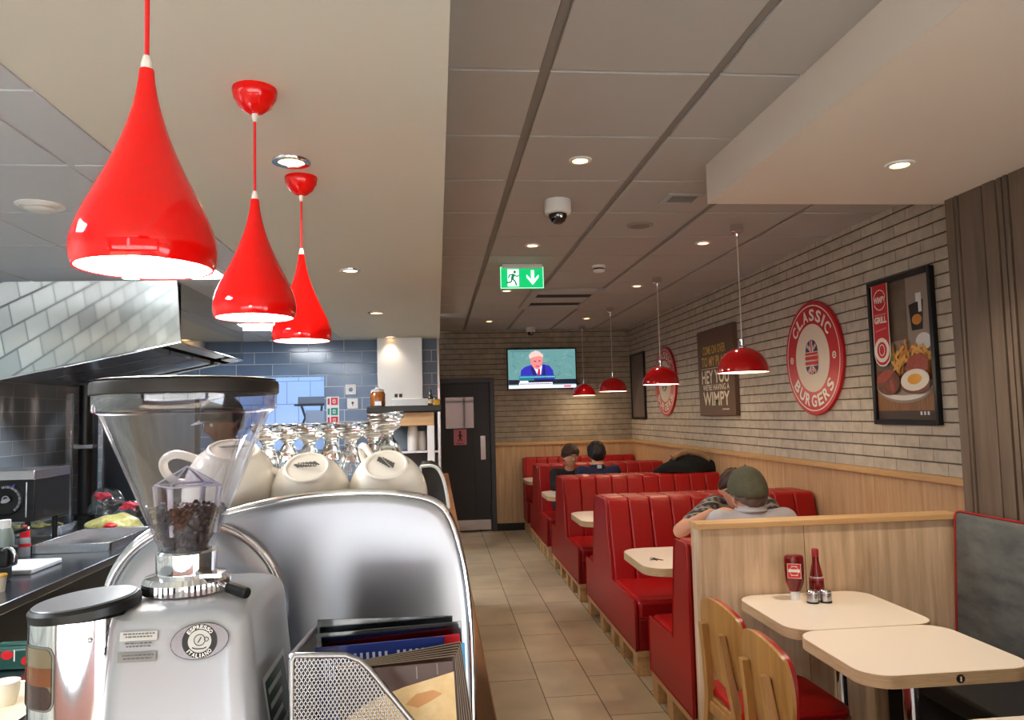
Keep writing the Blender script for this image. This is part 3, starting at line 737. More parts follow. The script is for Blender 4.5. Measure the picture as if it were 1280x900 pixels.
# ---- upturned cups on the machine
def cup(label, loc, rot, s=1.0):
    t = thing('coffee_cup', label, 'cup', (0, 0, 0), 'cream cups upside down on the coffee machine')
    prof = [(0.047, 0.0), (0.0495, -0.0005), (0.0505, 0.003), (0.0503, 0.012), (0.048, 0.024), (0.0435, 0.036), (0.0365, 0.0475), (0.029, 0.0545), (0.0275, 0.0582), (0.0245, 0.0588), (0.0235, 0.0577), (0.020, 0.0575), (0.0, 0.0575)]
    inn = [(0.0, 0.052), (0.026, 0.05), (0.04, 0.036), (0.046, 0.018), (0.047, 0.0)]
    obj('bowl', MB().lathe(inn + spline(prof, 3)[1:], seg=48), PORCELAIN, t, smooth=50)
    obj('handle', MB().tube(spline([(-0.045, 0, 0.01), (-0.062, 0, 0.007), (-0.076, 0, 0.016), (-0.078, 0, 0.03), (-0.064, 0, 0.04), (-0.04, 0, 0.038)], 5), 0.0048, 12), PORCELAIN, t, smooth=80)
    a = Art((0, 0, 0.0585), (1, 0, 0), (0, 1, 0), (0, 0, 1), dict(g=GREY_PRINT))
    for k in range(-4, 5):
        h = (0.0145 - abs(k) * 0.0024)
        a.line([(k * 0.0034 - h * 0.6, -h * 0.55), (k * 0.0034, 0.0)], 0.002, 'g').line([(k * 0.0034 + 0.001, 0.001), (k * 0.0034 + h * 0.5, h * 0.6)], 0.002, 'g')
    a.done('printed_mark', t)
    t.rotation_mode = 'ZYX'; t.location = loc; t.rotation_euler = rot; t.scale = (s, s, s)
    return t
TL = math.radians(37)
cup('cream cup upside down behind the bean hopper, its handle to the left', (-0.276, 1.06, 1.497), (math.radians(20), math.radians(8), math.radians(-12)), 1.22)
cup('cream cup upside down in the middle, grey mark on its base', (-0.170, 1.058, 1.489), (TL, 0, math.radians(-20)), 1.06)
cup('cream cup upside down at the right end, grey mark on its base', (-0.068, 1.058, 1.489), (TL, 0, math.radians(-62)), 1.06)

# ---- upturned dessert glasses in rows behind the cups
def glass(label, x, y, s=1.0, tilt=0.0):
    t = thing('dessert_glass', label, 'glass', (0, 0, 0), 'dessert glasses upside down on the coffee machine')
    m = MB()
    prof = [(0.0262, 0.0), (0.0275, 0.001), (0.026, 0.02), (0.0228, 0.045), (0.0175, 0.066), (0.0125, 0.074), (0.0085, 0.0785), (0.0105, 0.083), (0.0175, 0.0865), (0.022, 0.089), (0.0195, 0.0925), (0.025, 0.0965), (0.0265, 0.1), (0.0245, 0.1035), (0.0, 0.102)]
    inn = [(0.0, 0.069), (0.011, 0.066), (0.0165, 0.056), (0.0205, 0.04), (0.0238, 0.018), (0.0262, 0.0)]
    seg = 48; m.lathe(inn + spline(prof, 3)[1:], seg=seg)
    for v in m.v:
        q = math.atan2(v.y, v.x); rr = math.hypot(v.x, v.y)
        if 0.006 < v.z < 0.072 and rr > 0.008:
            k = 1 + 0.045 * math.cos(12 * q); v.x *= k; v.y *= k
    obj('bowl', m, GLASS, t, smooth=70)
    t.location = (x, y, 1.456); t.scale = (s * 0.95, s * 0.95, s * 1.33); t.rotation_euler = (0, tilt, 0)
glass('leftmost front dessert glass, beside the bean hopper', -0.253, 1.175)
glass('second front dessert glass from the hopper', -0.193, 1.18)
glass('third front dessert glass from the hopper', -0.131, 1.18)
glass('tallest dessert glass at the right end of the front row', -0.070, 1.175, 1.1, math.radians(-3))
glass('back row dessert glass between the two leftmost', -0.238, 1.255)
glass('back row dessert glass between the second and third', -0.171, 1.26)
glass('back row dessert glass between the third and the tallest', -0.105, 1.26)

# ---- coffee grinder
t = thing('coffee_grinder', 'silver coffee grinder with a clear bean hopper in the foreground', 'coffee grinder', (-0.225, 0.79, CT))
def rrect(x0, x1, y0, y1, r, n=6):
    pts = []
    for cx_, cy_, a0 in ((x1 - r, y1 - r, 0), (x0 + r, y1 - r, 90), (x0 + r, y0 + r, 180), (x1 - r, y0 + r, 270)):
        for k in range(n + 1):
            a = math.radians(a0 + 90 * k / n); pts.append((cx_ + r * math.cos(a), cy_ + r * math.sin(a)))
    return pts
def loft(sections):
    m = MB(); n = len(sections[0][0]); vs = []; fs = []
    for pts, z in sections: vs += [(x, y, z) for x, y in pts]
    for k in range(len(sections) - 1):
        for i in range(n):
            j = (i + 1) % n; fs.append((k * n + i, k * n + j, (k + 1) * n + j, (k + 1) * n + i))
    fs.append(list(range(n))[::-1]); fs.append(list(range((len(sections) - 1) * n, len(sections) * n)))
    return m.add(vs, fs)
obj('body', loft([(rrect(-0.312, -0.140, 0.665, 0.905, 0.02), CT), (rrect(-0.294, -0.1605, 0.691, 0.88, 0.02), 1.34), (rrect(-0.2885, -0.1675, 0.7005, 0.872, 0.02), 1.421), (rrect(-0.286, -0.171, 0.704, 0.87, 0.02), 1.429), (rrect(-0.280, -0.177, 0.712, 0.864, 0.02), 1.4345), (rrect(-0.272, -0.185, 0.722, 0.856, 0.02), 1.4365)]), SILVER_PAINT, t, smooth=32)
hc = (-0.2465, 0.785)
m = MB(); vs = []
m.lathe([(0.036, 1.436), (0.0405, 1.4375), (0.0405, 1.447), (0.037, 1.452), (0.027, 1.4545)], (*hc, 0), 96)
for v in m.v:
    q = math.atan2(v.y - hc[1], v.x - hc[0]); rr = math.hypot(v.x - hc[0], v.y - hc[1])
    if rr > 0.040 and round(q / (2 * PI / 96)) % 2 == 0:
        v.x = hc[0] + (v.x - hc[0]) * 0.972; v.y = hc[1] + (v.y - hc[1]) * 0.972
collar = obj('adjustment_collar', m, CHROME, t, smooth=25)
obj('neck', MB().lathe([(0.0275, 1.452), (0.028, 1.455), (0.028, 1.474), (0.026, 1.476), (0.0235, 1.476)], (*hc, 0), 48), CHROME, t, smooth=35)
obj('lever', MB().cyl((-0.209, 0.762, 1.446), (-0.196, 0.752, 1.4435), 0.0028, seg=10).box(-0.226, -0.206, 0.757, 0.775, 1.4525, 1.456), CHROME, t)
obj('lever_knob', MB().cyl((-0.199, 0.7535, 1.444), (-0.178, 0.741, 1.440), 0.0052, seg=16), BLACK, t, bevel=0.0012)
# hopper, hollow with thin walls
ho = [(0.0245, 1.472), (0.0265, 1.482), (0.029, 1.487), (0.0785, 1.6085), (0.0835, 1.6105), (0.0848, 1.6125), (0.085, 1.63)]
hi = [(r - 0.0022, z + 0.0004) for r, z in ho][::-1]
hop = obj('hopper', MB().lathe(ho + hi, (*hc, 0), 64), CLEAR, t, smooth=40)
obj('rib', MB().tube([(hc[0] - 0.024, hc[1] - 0.0165, 1.492), (hc[0] - 0.064, hc[1] - 0.0475, 1.611)], 0.0022, 8), CLEAR, hop, smooth=80)
obj('rib', MB().tube([(hc[0] + 0.026, hc[1] - 0.0155, 1.492), (hc[0] + 0.068, hc[1] - 0.0405, 1.611)], 0.0022, 8), CLEAR, hop, smooth=80)
obj('hopper_lid', MB().lathe([(0, 1.6415), (0.05, 1.6415), (0.082, 1.6405), (0.0862, 1.639), (0.087, 1.636), (0.087, 1.6275), (0.0856, 1.6265), (0.0856, 1.632), (0, 1.634)], (*hc, 0), 72), mat('hopper_lid_black', (38, 34, 32), 0.35), t, smooth=40)
obj('lid_disc', MB().lathe([(0, 1.6425), (0.08, 1.6422), (0.0845, 1.6412), (0, 1.6410)], (*hc, 0), 64), mat('lid_disc_pale', (206, 204, 200), 0.3), t, smooth=40)
lav = thin_clear('clear_lavender_plastic', (250, 249, 254), 0.05, 0.05, 0.28)
lav2 = mat('lavender_edge', (226, 224, 242), 0.15, trans=0.3, ior=1.2, coat=0.6)
m = MB(); s = 0.033
ap = (hc[0], hc[1], 1.5565); cs = [(hc[0] + s * math.cos(math.radians(a)), hc[1] + s * math.sin(math.radians(a)), 1.5385) for a in (-100, -10, 80, 170)]
cs2 = [(x, y, z - 0.002) for x, y, z in cs]; ap2 = (ap[0], ap[1], ap[2] - 0.002)
m.add(cs + [ap] + cs2 + [ap2], [(0, 1, 4), (1, 2, 4), (2, 3, 4), (3, 0, 4), (6, 5, 9), (7, 6, 9), (8, 7, 9), (5, 8, 9), (0, 5, 6, 1), (1, 6, 7, 2), (2, 7, 8, 3), (3, 8, 5, 0)])
bf = obj('baffle', m, lav, t, smooth=40); m = MB()
for x, y, z in cs: m.tube([(x, y, z), ap], 0.0009, 6)
for x, y, z in cs: m.tube([(x, y, z - 0.001), (hc[0] + (x - hc[0]) * 0.86, hc[1] + (y - hc[1]) * 0.86, 1.492)], [0.0030, 0.0022], 8)
for p, q in zip(cs, cs[1:] + cs[:1]): m.tube([p, q], 0.0012, 6)
obj('baffle_post', m, lav2, bf, smooth=40)
# badge, labels
tl = 0.11; vv = Vector((0, tl, 1)).normalized(); nn = Vector((0, -1, tl)).normalized()
BD = dict(c=mat('badge_chrome', (150, 153, 158), 0.18, metal=0.9), k=BLACK, s=mat('badge_silver', (176, 176, 170), 0.35, metal=0.6), w=mat('badge_letters', (230, 230, 226), 0.4))
a = Art((-0.2075, 0.6965, 1.411), (1, 0, 0), vv, nn, BD, step=0.00012)
a.ell(0, 0, 0.0245, 0.0152, 'k', rot=0.12, n=48).ell(0, 0, 0.0240, 0.0147, 'c', rot=0.12, n=48)
a.ell(0, 0, 0.0148, 0.0142, 'k', n=40).ell(0.0, 0, 0.0098, 0.0094, 's', n=36)
a.arc_text('ESPRESSO', 0, 0, 0.0119, 0.0034, 2.0, PI / 2, 'w', bold=0.03).arc_text('ITALIANO', 0, 0, 0.0119, 0.0034, 1.9, -PI / 2, 'w', flip=True, bold=0.03)
a.ring(0, 0.001, 0.0042, 0.0049, 'k', 24).line([(-0.006, -0.005), (-0.003, -0.0062), (0.003, -0.0062), (0.006, -0.005)], 0.0009, 'k').ring(0.0058, 0.0015, 0.0014, 0.002, 'k', 16).line([(-0.0012, -0.0012), (0.0014, 0.0034)], 0.0009, 'k')
a.done('badge', t)
LB = dict(p=mat('label_pale', (196, 196, 192), 0.4), d=mat('label_grey', (138, 138, 136), 0.4), k=mat('label_ink', (92, 92, 92), 0.5))
a = Art((-0.258, 0.6958, 1.405), (1, 0, 0), vv, nn, LB, step=0.00012)
a.rect(-0.016, 0.009, 0.015, 0.0165, 'p').rect(-0.017, -0.0085, 0.0145, -0.001, 'd')
for k, (z, w_) in enumerate(((0.0142, 0.026), (0.0118, 0.022), (0.0065, 0.022), (0.004, 0.02), (-0.0032, 0.026), (-0.0058, 0.024))):
    rr = random.Random(k); x = -w_ / 2
    while x < w_ / 2:
        q = 0.001 + rr.random() * 0.0026; a.rect(x, z, min(x + q, w_ / 2), z + 0.0011, 'k'); a.k -= 1; x += q + 0.0006
    a.k += 1
a.done('rating_label', t)
SD = dict(w=WHITE_PL, g=mat('sticker_green', (22, 58, 50), 0.4), p=mat('sticker_ink', (200, 206, 200), 0.5))
a = Art((-0.1515, 0.745, 1.345), (0, 1, 0), Vector((-0.145, 0, 1)).normalized(), Vector((1, 0, 0.145)).normalized(), SD)
a.rect(-0.045, -0.1, 0.045, 0.03, 'w').rect(-0.04, -0.095, 0.04, 0.025, 'g')
for k in range(7): a.rect(-0.034, 0.012 - k * 0.013, 0.02 - 0.006 * (k % 3), 0.017 - k * 0.013, 'p')
a.done('side_label', t)
# doser with tilted lid and sight window
dx, dy, dr = -0.3185, 0.735, 0.0442
dos = obj('doser', MB().lathe([(0, CT + 0.06), (dr, CT + 0.06), (dr, 1.432), (dr - 0.002, 1.434), (0, 1.434)], (dx, dy, 0), 64), CHROME, t, smooth=40)
T = Matrix.Translation((dx, dy, 1.441)) @ Euler((math.radians(1.5), math.radians(-4.8), 0)).to_matrix().to_4x4()
obj('doser_lid', MB().lathe([(0, -0.008), (dr + 0.001, -0.008), (dr + 0.0015, -0.001), (dr - 0.001, 0.002), (0, 0.003)], seg=64, M=T), BLACK, dos, smooth=40)
obj('lid_top', MB().lathe([(0, 0.0036), (dr - 0.003, 0.0032), (dr - 0.002, 0.0022), (0, 0.002)], seg=56, M=T), mat('lid_top_grey', (112, 114, 120), 0.32), dos, smooth=40)
def cyl_patch(a0, a1, z0, z1, R, n=12, rc=0.0):
    m = MB(); vs = []; fs = []
    for i in range(n + 1):
        u = i / n; e = min(u, 1 - u) * (a1 - a0) * R
        cut = rc - math.sqrt(max(rc * rc - (rc - e) ** 2, 0)) if e < rc else 0
        a = math.radians(-90) + a0 + (a1 - a0) * u
        for z in (z0 + cut, z1 - cut): vs.append((dx + R * math.cos(a), dy + R * math.sin(a), z))
    for i in range(n): fs.append((2 * i, 2 * i + 2, 2 * i + 3, 2 * i + 1))
    return m.add(vs, fs)
wa0, wa1 = math.radians(-64), math.radians(-10)
obj('window_frame', cyl_patch(wa0 - 0.05, wa1 + 0.05, 1.360, 1.4135, dr + 0.0004, 16, 0.007), mat('window_rim', (150, 146, 140), 0.25, metal=0.8), dos)
obj('sight_window', cyl_patch(wa0, wa1, 1.362, 1.4115, dr + 0.0008, 16, 0.006), mat('window_tan', (124, 112, 86), 0.12, coat=0.5), dos)
obj('coffee_level', cyl_patch(wa0, wa1, 1.381, 1.396, dr + 0.0012, 12), mat('window_amber', (122, 68, 24), 0.15, coat=0.5), dos)
obj('ground_coffee', cyl_patch(wa0, wa1, 1.362, 1.381, dr + 0.0012, 16, 0.005), mat('window_brown', (62, 38, 30), 0.2, coat=0.5), dos)
qa = math.radians(-90 + 28)
obj('screw', MB().ell((dx + (dr + 0.001) * math.cos(qa), dy + (dr + 0.001) * math.sin(qa), 1.417), (0.0022, 0.0022, 0.0022)), CHROME, dos)

# ---- roasted beans heaped in the hopper
m = MB(); rb = random.Random(5)
for k in range(620):
    z = 1.481 + (1.515 - 1.481) * rb.random() ** 0.8
    R = 0.0265 + (z - 1.482) * 0.435 - 0.0072
    R = max(R, 0.014); R = min(R, 0.036)
    rr = R * (1 - 0.28 * rb.random() ** 2)
    if k > 470: z = 1.511 + rb.random() * 0.006; rr = 0.036 * math.sqrt(rb.random()) * 0.93
    q = rb.random() * 2 * PI
    M = Matrix.Translation((hc[0] + rr * math.cos(q), hc[1] + rr * math.sin(q), z)) @ Euler((rb.random() * 6, rb.random() * 6, rb.random() * 6)).to_matrix().to_4x4()
    m.ell((0, 0, 0), (0.0050, 0.0035, 0.0026), 9, 6, M)
m.lathe([(0, 1.48), (0.018, 1.48), (0.030, 1.512), (0, 1.514)], (*hc, 0), 24)
tag(obj('coffee_beans', m, BROWN_BEAN, smooth=80), 'dark roasted coffee beans filling the bottom of the clear hopper', 'coffee beans', kind='stuff')

# ---- wire mesh holder full of menus
WIRE = mat('silver_wire', (160, 160, 162), 0.3, metal=0.9)
t = thing('menu_holder', 'silver wire mesh file holder standing against the coffee machine', 'file holder', (-0.05, 0.72, CT))
def clip(p, q, poly):
    t0, t1 = 0.0, 1.0; d = (q[0] - p[0], q[1] - p[1]); n = len(poly)
    for i in range(n):
        a, b = poly[i], poly[(i + 1) % n]; nx, ny = -(b[1] - a[1]), b[0] - a[0]
        num = nx * (p[0] - a[0]) + ny * (p[1] - a[1]); den = nx * d[0] + ny * d[1]
        if abs(den) < 1e-12:
            if num < 0: return None
        else:
            s_ = -num / den
            if den > 0: t0 = max(t0, s_)
            else: t1 = min(t1, s_)
    if t1 - t0 < 1e-4: return None
    return [(p[0] + d[0] * s_, p[1] + d[1] * s_) for s_ in (t0, t1)]
def mesh_sheet(poly, P, cell=0.0034, w=0.0007):
    """lozenge wire mesh filling a convex polygon; P maps sheet coordinates to the world"""
    m = MB(); xs_ = [p[0] for p in poly]; ys_ = [p[1] for p in poly]
    x0, x1, y0, y1 = min(xs_), max(xs_), min(ys_), max(ys_); D = (y1 - y0) * 0.62
    for sgn in (1, -1):
        k = x0 - D - 0.01
        while k < x1 + D:
            r = clip((k, y0), (k + sgn * D, y1), poly) if sgn > 0 else clip((k + D * 0, y0), (k - D, y1), poly)
            k += cell
            if not r: continue
            (a, b), (c, d) = r; L = math.hypot(c - a, d - b); ux, uy = -(d - b) / L * w / 2, (c - a) / L * w / 2
            q = [(a + ux, b + uy), (c + ux, d + uy), (c - ux, d - uy), (a - ux, b - uy)]
            m.add([P(x, y, 0.0004) for x, y in q] + [P(x, y, -0.0004) for x, y in q], [(0, 1, 2, 3), (7, 6, 5, 4), (0, 4, 5, 1), (2, 6, 7, 3)])
    return m
fp = [(-0.124, 1.115), (0.03, 1.115), (0.03, 1.255), (0.022, 1.285), (-0.06, 1.389), (-0.068, 1.397), (-0.08, 1.402), (-0.121, 1.404), (-0.124, 1.40)]
obj('mesh_front', mesh_sheet(fp, lambda x, z, o: (x, 0.664 + o, z)), WIRE, t, smooth=0)
sp = [(0.664, 1.115), (0.795, 1.115), (0.795, 1.392), (0.664, 1.404)]
obj('mesh_side', mesh_sheet(sp, lambda y, z, o: (-0.124 + o, y, z)), WIRE, t, smooth=0)
bp_ = [(-0.124, 1.115), (0.022, 1.115), (0.022, 1.25), (-0.06, 1.385), (-0.124, 1.392)]
obj('mesh_back', mesh_sheet(bp_, lambda x, z, o: (x, 0.795 + o, z)), WIRE, t, smooth=0)
obj('rim_wire', MB().tube([(x, 0.664, z) for x, z in fp], 0.0026, 8, closed=True).tube([(-0.124, 0.664, 1.404), (-0.124, 0.795, 1.392)], 0.0024, 8).tube([(x, 0.795, z) for x, z in bp_], 0.0022, 8, closed=True).tube([(0.03, 0.664, 1.115), (0.022, 0.795, 1.115)], 0.0024, 8), WIRE, t, smooth=80)
obj('base_tray', MB().box(-0.124, 0.026, 0.664, 0.795, 1.101, 1.1155), WIRE, t)

def sheet(name, label, cat, y, x0, x1, z1, thick, m, rot=0.0, lean=0.0, z0=1.118, group=None):
    """an upright card standing in the holder; rot turns it in its own plane, lean tips its top away"""
    t = thing(name, label, cat, (0, 0, 0), group)
    w_ = (x1 - x0) / math.cos(rot); h_ = (z1 - z0) / math.cos(rot)
    obj('cover', MB().box(0, w_, 0, thick, 0, h_), m, t, bevel=0.0004, segs=1)
    t.location = (x0 - h_ * math.sin(rot), y, z0); t.rotation_euler = (-lean, rot, 0)
    return t, w_, h_
ACR = thin_clear('smoked_wallet', (120, 126, 128), 0.14, 0.12)
sheet('plastic_wallet', 'smoky grey plastic wallet standing behind the menus in the holder', 'wallet', 0.778, -0.121, 0.012, 1.402, 0.0012, ACR, 0.02, 0.02)
sheet('plastic_wallet', 'dark plastic wallet edge just behind the red menu', 'wallet', 0.7675, -0.121, 0.020, 1.392, 0.0012, ACR, -0.035, 0.01)
sheet('menu', 'glossy red menu card behind the blue one in the mesh holder', 'menu', 0.757, -0.116, 0.018, 1.379, 0.002, RED_INK, -0.07)
tt, w_, h_ = sheet('menu', 'dark blue menu card with small pale lettering in the mesh holder', 'menu', 0.750, -0.1185, 0.003, 1.384, 0.002, mat('blue_card', (44, 62, 140), 0.25), -0.04)
BM = dict(w=mat('blue_ink_white', (200, 212, 236), 0.4), d=mat('blue_dark', (24, 34, 96), 0.3))
a = Art((0, -0.0004, 0), mats=BM, **FACE_F); a.rect(0.0, h_ - 0.06, 0.022, h_ - 0.0005, 'd')
rr = random.Random(2)
for k in range(3): a.rect(0.008 + k * 0.004, h_ - 0.03, 0.0095 + k * 0.004, h_ - 0.008 - k * 0.002, 'w')
for k in range(13):
    if k == 6: continue
    a.rect(0.036 + k * 0.0058, h_ - 0.0135, 0.0385 + k * 0.0058, h_ - 0.0075, 'w')
a.done('printed_lettering', tt)
sheet('menu', 'bright cyan menu card showing along the right end of the holder', 'menu', 0.742, 0.0075, 0.0225, 1.3835, 0.002, mat('cyan_card', (30, 152, 214), 0.25), -0.01)
BR = mat('brown_menu_card', (74, 52, 46), 0.22); EDGE = mat('card_edge', (150, 134, 116), 0.5)
names = ['rearmost', 'sixth', 'fifth', 'fourth', 'third', 'second']
for k in range(6):
    tt, w_, h_ = sheet('menu', 'brown food menu in the mesh holder, %s of its fanned stack' % (names[k] if k == 0 else names[k] + ' from the front'), 'menu', 0.735 - 0.0062 * k, -0.098 + 0.0012 * k, 0.0180 - 0.0012 * k, 1.3715 + 0.0012 * k, 0.0012, BR, math.radians(-7.5 + 0.8 * k), group='brown menus in the mesh holder')
    obj('page_edge', MB().box(0, w_, -0.0001, 0.0013, h_, h_ + 0.0006).box(w_, w_ + 0.0006, -0.0001, 0.0013, 0, h_), EDGE, tt)
tt, w_, h_ = sheet('menu', 'front brown menu in the mesh holder showing a cream coloured burger bun', 'menu', 0.694, -0.0885, 0.0105, 1.379, 0.0012, BR, math.radians(-2.4), group='brown menus in the mesh holder')
FD = dict(b=mat('bun_cream', (222, 196, 146), 0.35, noise=(45, (204, 168, 112), (1, 1, 1))), s=mat('bun_scorch', (196, 140, 84), 0.4), r=mat('sauce_red', (150, 40, 30), 0.3), l=mat('menu_line', (124, 104, 96), 0.4))
a = Art((0, -0.0002, 0), mats=FD, **FACE_F)
a.poly([(0.0, 0.16), (0.0, 0.218), (0.012, 0.227), (0.03, 0.236), (0.055, 0.243), (0.08, 0.248), (w_, 0.252), (w_, 0.16)], 'b')
a.poly([(0.055, 0.228), (0.065, 0.236), (0.08, 0.238), (0.088, 0.234), (0.078, 0.229), (0.066, 0.224)], 's')
a.poly([(0.0, 0.05), (0.0, 0.1), (0.04, 0.112), (w_, 0.118), (w_, 0.05)], 'r').rect(0.066, 0.249, 0.0672, 0.26, 'l').rect(0.084, 0.251, 0.0852, 0.261, 'l')
a.done('printed_picture', tt)
# ================================================================== WALL SIGNS AND PICTURES
SIGN = dict(r=RED_INK, w=WHITE_INK, n=NAVY_INK, p=mat('sign_centre', (224, 208, 188), 0.55))
def burger_art(a, s):
    """burger emblem: union-flag bun halves and red fillings"""
    def half(sign, z0, H):
        a.ell(0, z0 * s, 0.088 * s, sign * H * s, 'n', t0=0, t1=PI, n=28)
        inside = lambda x, z: (x / 0.088) ** 2 + ((z - z0) / H) ** 2 < 0.98
        def stripe(x0, z0_, x1, z1_, w, m):
            n = 24; pts = []
            for i in range(n + 1):
                x, z = x0 + (x1 - x0) * i / n, z0_ + (z1_ - z0_) * i / n
                if inside(x, z): pts.append((x * s, z * s))
            if len(pts) > 1: a.line([pts[0], pts[-1]], w * s, m)
        for x in (-1, 1): stripe(0, z0, x * 0.11, z0 + sign * 0.085, 0.022, 'w'); stripe(0, z0, x * 0.11, z0 + sign * 0.085, 0.008, 'r')
        stripe(0, z0, 0, z0 + sign * H, 0.036, 'w'); stripe(0, z0, 0, z0 + sign * H, 0.018, 'r')
    half(1, 0.045, 0.085); half(-1, -0.058, 0.06)
    for z, h, w_ in ((0.03, 0.016, 0.092), (0.0, 0.026, 0.094), (-0.036, 0.024, 0.094)):
        a.poly([(x * s, zz * s) for x, zz in ((-w_, z), (-w_ + 0.01, z + h / 2), (w_ - 0.006, z + h / 2), (w_, z + h * 0.2), (w_ - 0.004, z - h / 2), (w_ * 0.5, z - h * 0.62), (w_ * 0.2, z - h / 2), (-w_ + 0.012, z - h / 2))], 'r')
def round_sign(y, z, label, R=0.415):
    t = thing('round_sign', label, 'sign', (XR, y, z), 'round classic burgers signs')
    prof = [(R - 0.012, 0.0), (R, 0.004), (R, 0.022), (R - 0.004, 0.026), (0, 0.026)]
    M = Matrix.Translation((XR - 0.001, y, z)) @ Matrix.Rotation(-PI / 2, 4, 'Y')
    obj('disc', MB().lathe(prof, seg=72, M=M), mat('sign_red', (190, 20, 30), 0.35) if 'sign_red' not in bpy.data.materials else bpy.data.materials['sign_red'], t)
    a = Art((XR - 0.0275, y, z), mats=SIGN, **WALL_R); s = R / 0.415
    a.ring(0, 0, 0.378 * s, 0.386 * s, 'w').ell(0, 0, 0.248 * s, 0.248 * s, 'p', n=64)
    a.arc_text('CLASSIC', 0, 0, 0.312 * s, 0.088 * s, 2.05, PI / 2, 'w', bold=0.03, wide=0.86)
    a.arc_text('BURGERS', 0, 0, 0.312 * s, 0.088 * s, 2.05, -PI / 2, 'w', flip=True, bold=0.03, wide=0.86)
    for q in (-1, 1): a.ring(q * 0.312 * s, 0.0, 0.015 * s, 0.026 * s, 'w', 28).ell(q * 0.312 * s, 0, 0.008 * s, 0.008 * s, 'w')
    burger_art(a, s * 1.02)
    a.done('lettering', t)
round_sign(5.27, 1.952, 'round red classic burgers sign nearest us on the brick wall')
round_sign(8.88, 1.945, 'round red burger sign farther along, partly hidden by a dome pendant')

# brown slogan board
t = thing('slogan_board', 'brown slogan board with cream and yellow lettering on the brick wall', 'sign', (XR, 7.16, 1.96))
obj('board', MB().box(XR - 0.045, XR - 0.001, 6.69, 7.64, 1.535, 2.392), mat('board_brown', (98, 72, 56), 0.6), t, bevel=0.003)
SL = dict(c=CREAM_INK, y=mat('yellow_ink', (206, 164, 66), 0.6))
a = Art((XR - 0.0455, 7.165, 1.963), mats=SL, **WALL_R)
a.text('COME ON OVER', -0.02, 0.222, 0.60, 0.085, 'y', 0.015).text('TO MY PLACE', 0, 0.108, 0.72, 0.098, 'y', 0.02)
a.rect(-0.38, 0.035, 0.38, 0.04, 'c')
a.text('HEY YOU', -0.01, -0.045, 0.72, 0.135, 'c', 0.02).text("WE'RE HAVING A", 0, -0.15, 0.70, 0.06, 'c', 0.015).text('WIMPY', 0, -0.262, 0.70, 0.135, 'c', 0.02)
for q in range(5): a.rect(0.16 + q * 0.036, -0.372, 0.184 + q * 0.036, -0.36, 'c')
a.done('lettering', t)

# framed grill poster
t = thing('framed_poster', 'black framed poster of a mixed grill with fries and egg', 'picture', (XR, 4.21, 1.92))
fy0, fy1, fz0, fz1 = 3.905, 4.525, 1.48, 2.365; fw = 0.03
obj('frame', MB().box(XR - 0.032, XR - 0.001, fy0, fy0 + fw, fz0, fz1).box(XR - 0.032, XR - 0.001, fy1 - fw, fy1, fz0, fz1).box(XR - 0.032, XR - 0.001, fy0 + fw, fy1 - fw, fz0, fz0 + fw).box(XR - 0.032, XR - 0.001, fy0 + fw, fy1 - fw, fz1 - fw, fz1), BLACK, t, bevel=0.004)
PM = dict(bg=mat('poster_brown', (96, 78, 64), 0.5, noise=(3.5, (128, 108, 88), (1, 1, 1))), r=RED_INK, w=WHITE_INK, p=mat('poster_pink', (214, 120, 122), 0.5),
          t=mat('poster_table', (150, 104, 66), 0.5, noise=(10, (120, 80, 50), (1, 6, 1))), tt=mat('poster_table_dark', (66, 52, 42), 0.5), f=mat('fries', (222, 164, 78), 0.5), f2=mat('fries_dark', (190, 122, 48), 0.5),
          e=mat('egg_white', (240, 232, 216), 0.4), y=mat('egg_yolk', (238, 170, 40), 0.3), g=mat('salad_green', (104, 124, 48), 0.5, noise=(60, (150, 160, 80), (1, 1, 1))), m=mat('meat_brown', (92, 44, 30), 0.4, noise=(30, (128, 66, 42), (1, 1, 1))),
          b=mat('bacon', (176, 74, 52), 0.4, noise=(40, (140, 48, 36), (1, 1, 4))), k=mat('cola_dark', (36, 24, 20), 0.3), pl=mat('plate_white', (226, 220, 212), 0.3), gl=mat('poster_glint', (214, 214, 214), 0.4), gy=mat('poster_haze', (146, 130, 118), 0.5))
a = Art((XR - 0.012, (fy0 + fy1) / 2, (fz0 + fz1) / 2), mats=PM, **WALL_R)
W2, H2 = 0.28, 0.4125
a.rect(-W2, -H2, W2, H2, 'bg').rect(0.06, 0.05, W2, H2, 'gy').rect(-W2, -H2, W2, -0.2, 't').rect(-W2, -H2, W2, -0.36, 'tt')
a.poly([(0.1, 0.1), (0.2, 0.1), (0.215, 0.27), (0.08, 0.25)], 'k').ell(0.15, 0.16, 0.045, 0.03, 'f2').rect(0.17, 0.2, 0.2, 0.31, 'gl').rect(0.15, 0.26, 0.2, 0.31, 'gl')
a.ell(0.0, 0.01, 0.27, 0.045, 'gy').ell(0.2, 0.03, 0.07, 0.05, 'gl')
a.ell(0.0, -0.2, 0.285, 0.115, 'gy', t0=PI, t1=2 * PI).ell(0.0, -0.195, 0.279, 0.105, 'pl', t0=PI, t1=2 * PI).ell(0.0, -0.185, 0.275, 0.085, 'gy', t0=PI, t1=2 * PI).rect(-0.275, -0.187, 0.275, -0.12, 'm')
rr = random.Random(4)
for k in range(46):
    x = -0.08 + rr.random() * 0.33; z = -0.1 + rr.random() * 0.11 - 0.1 * abs(x - 0.07); q = (rr.random() - 0.5) * 2.6 + PI / 2
    dx_, dz_ = math.cos(q) * 0.05, math.sin(q) * 0.05
    a.line([(max(min(x - dx_, 0.272), -0.25), z - dz_), (max(min(x + dx_, 0.272), -0.25), z + dz_)], 0.017, 'f' if k % 3 else 'f2')
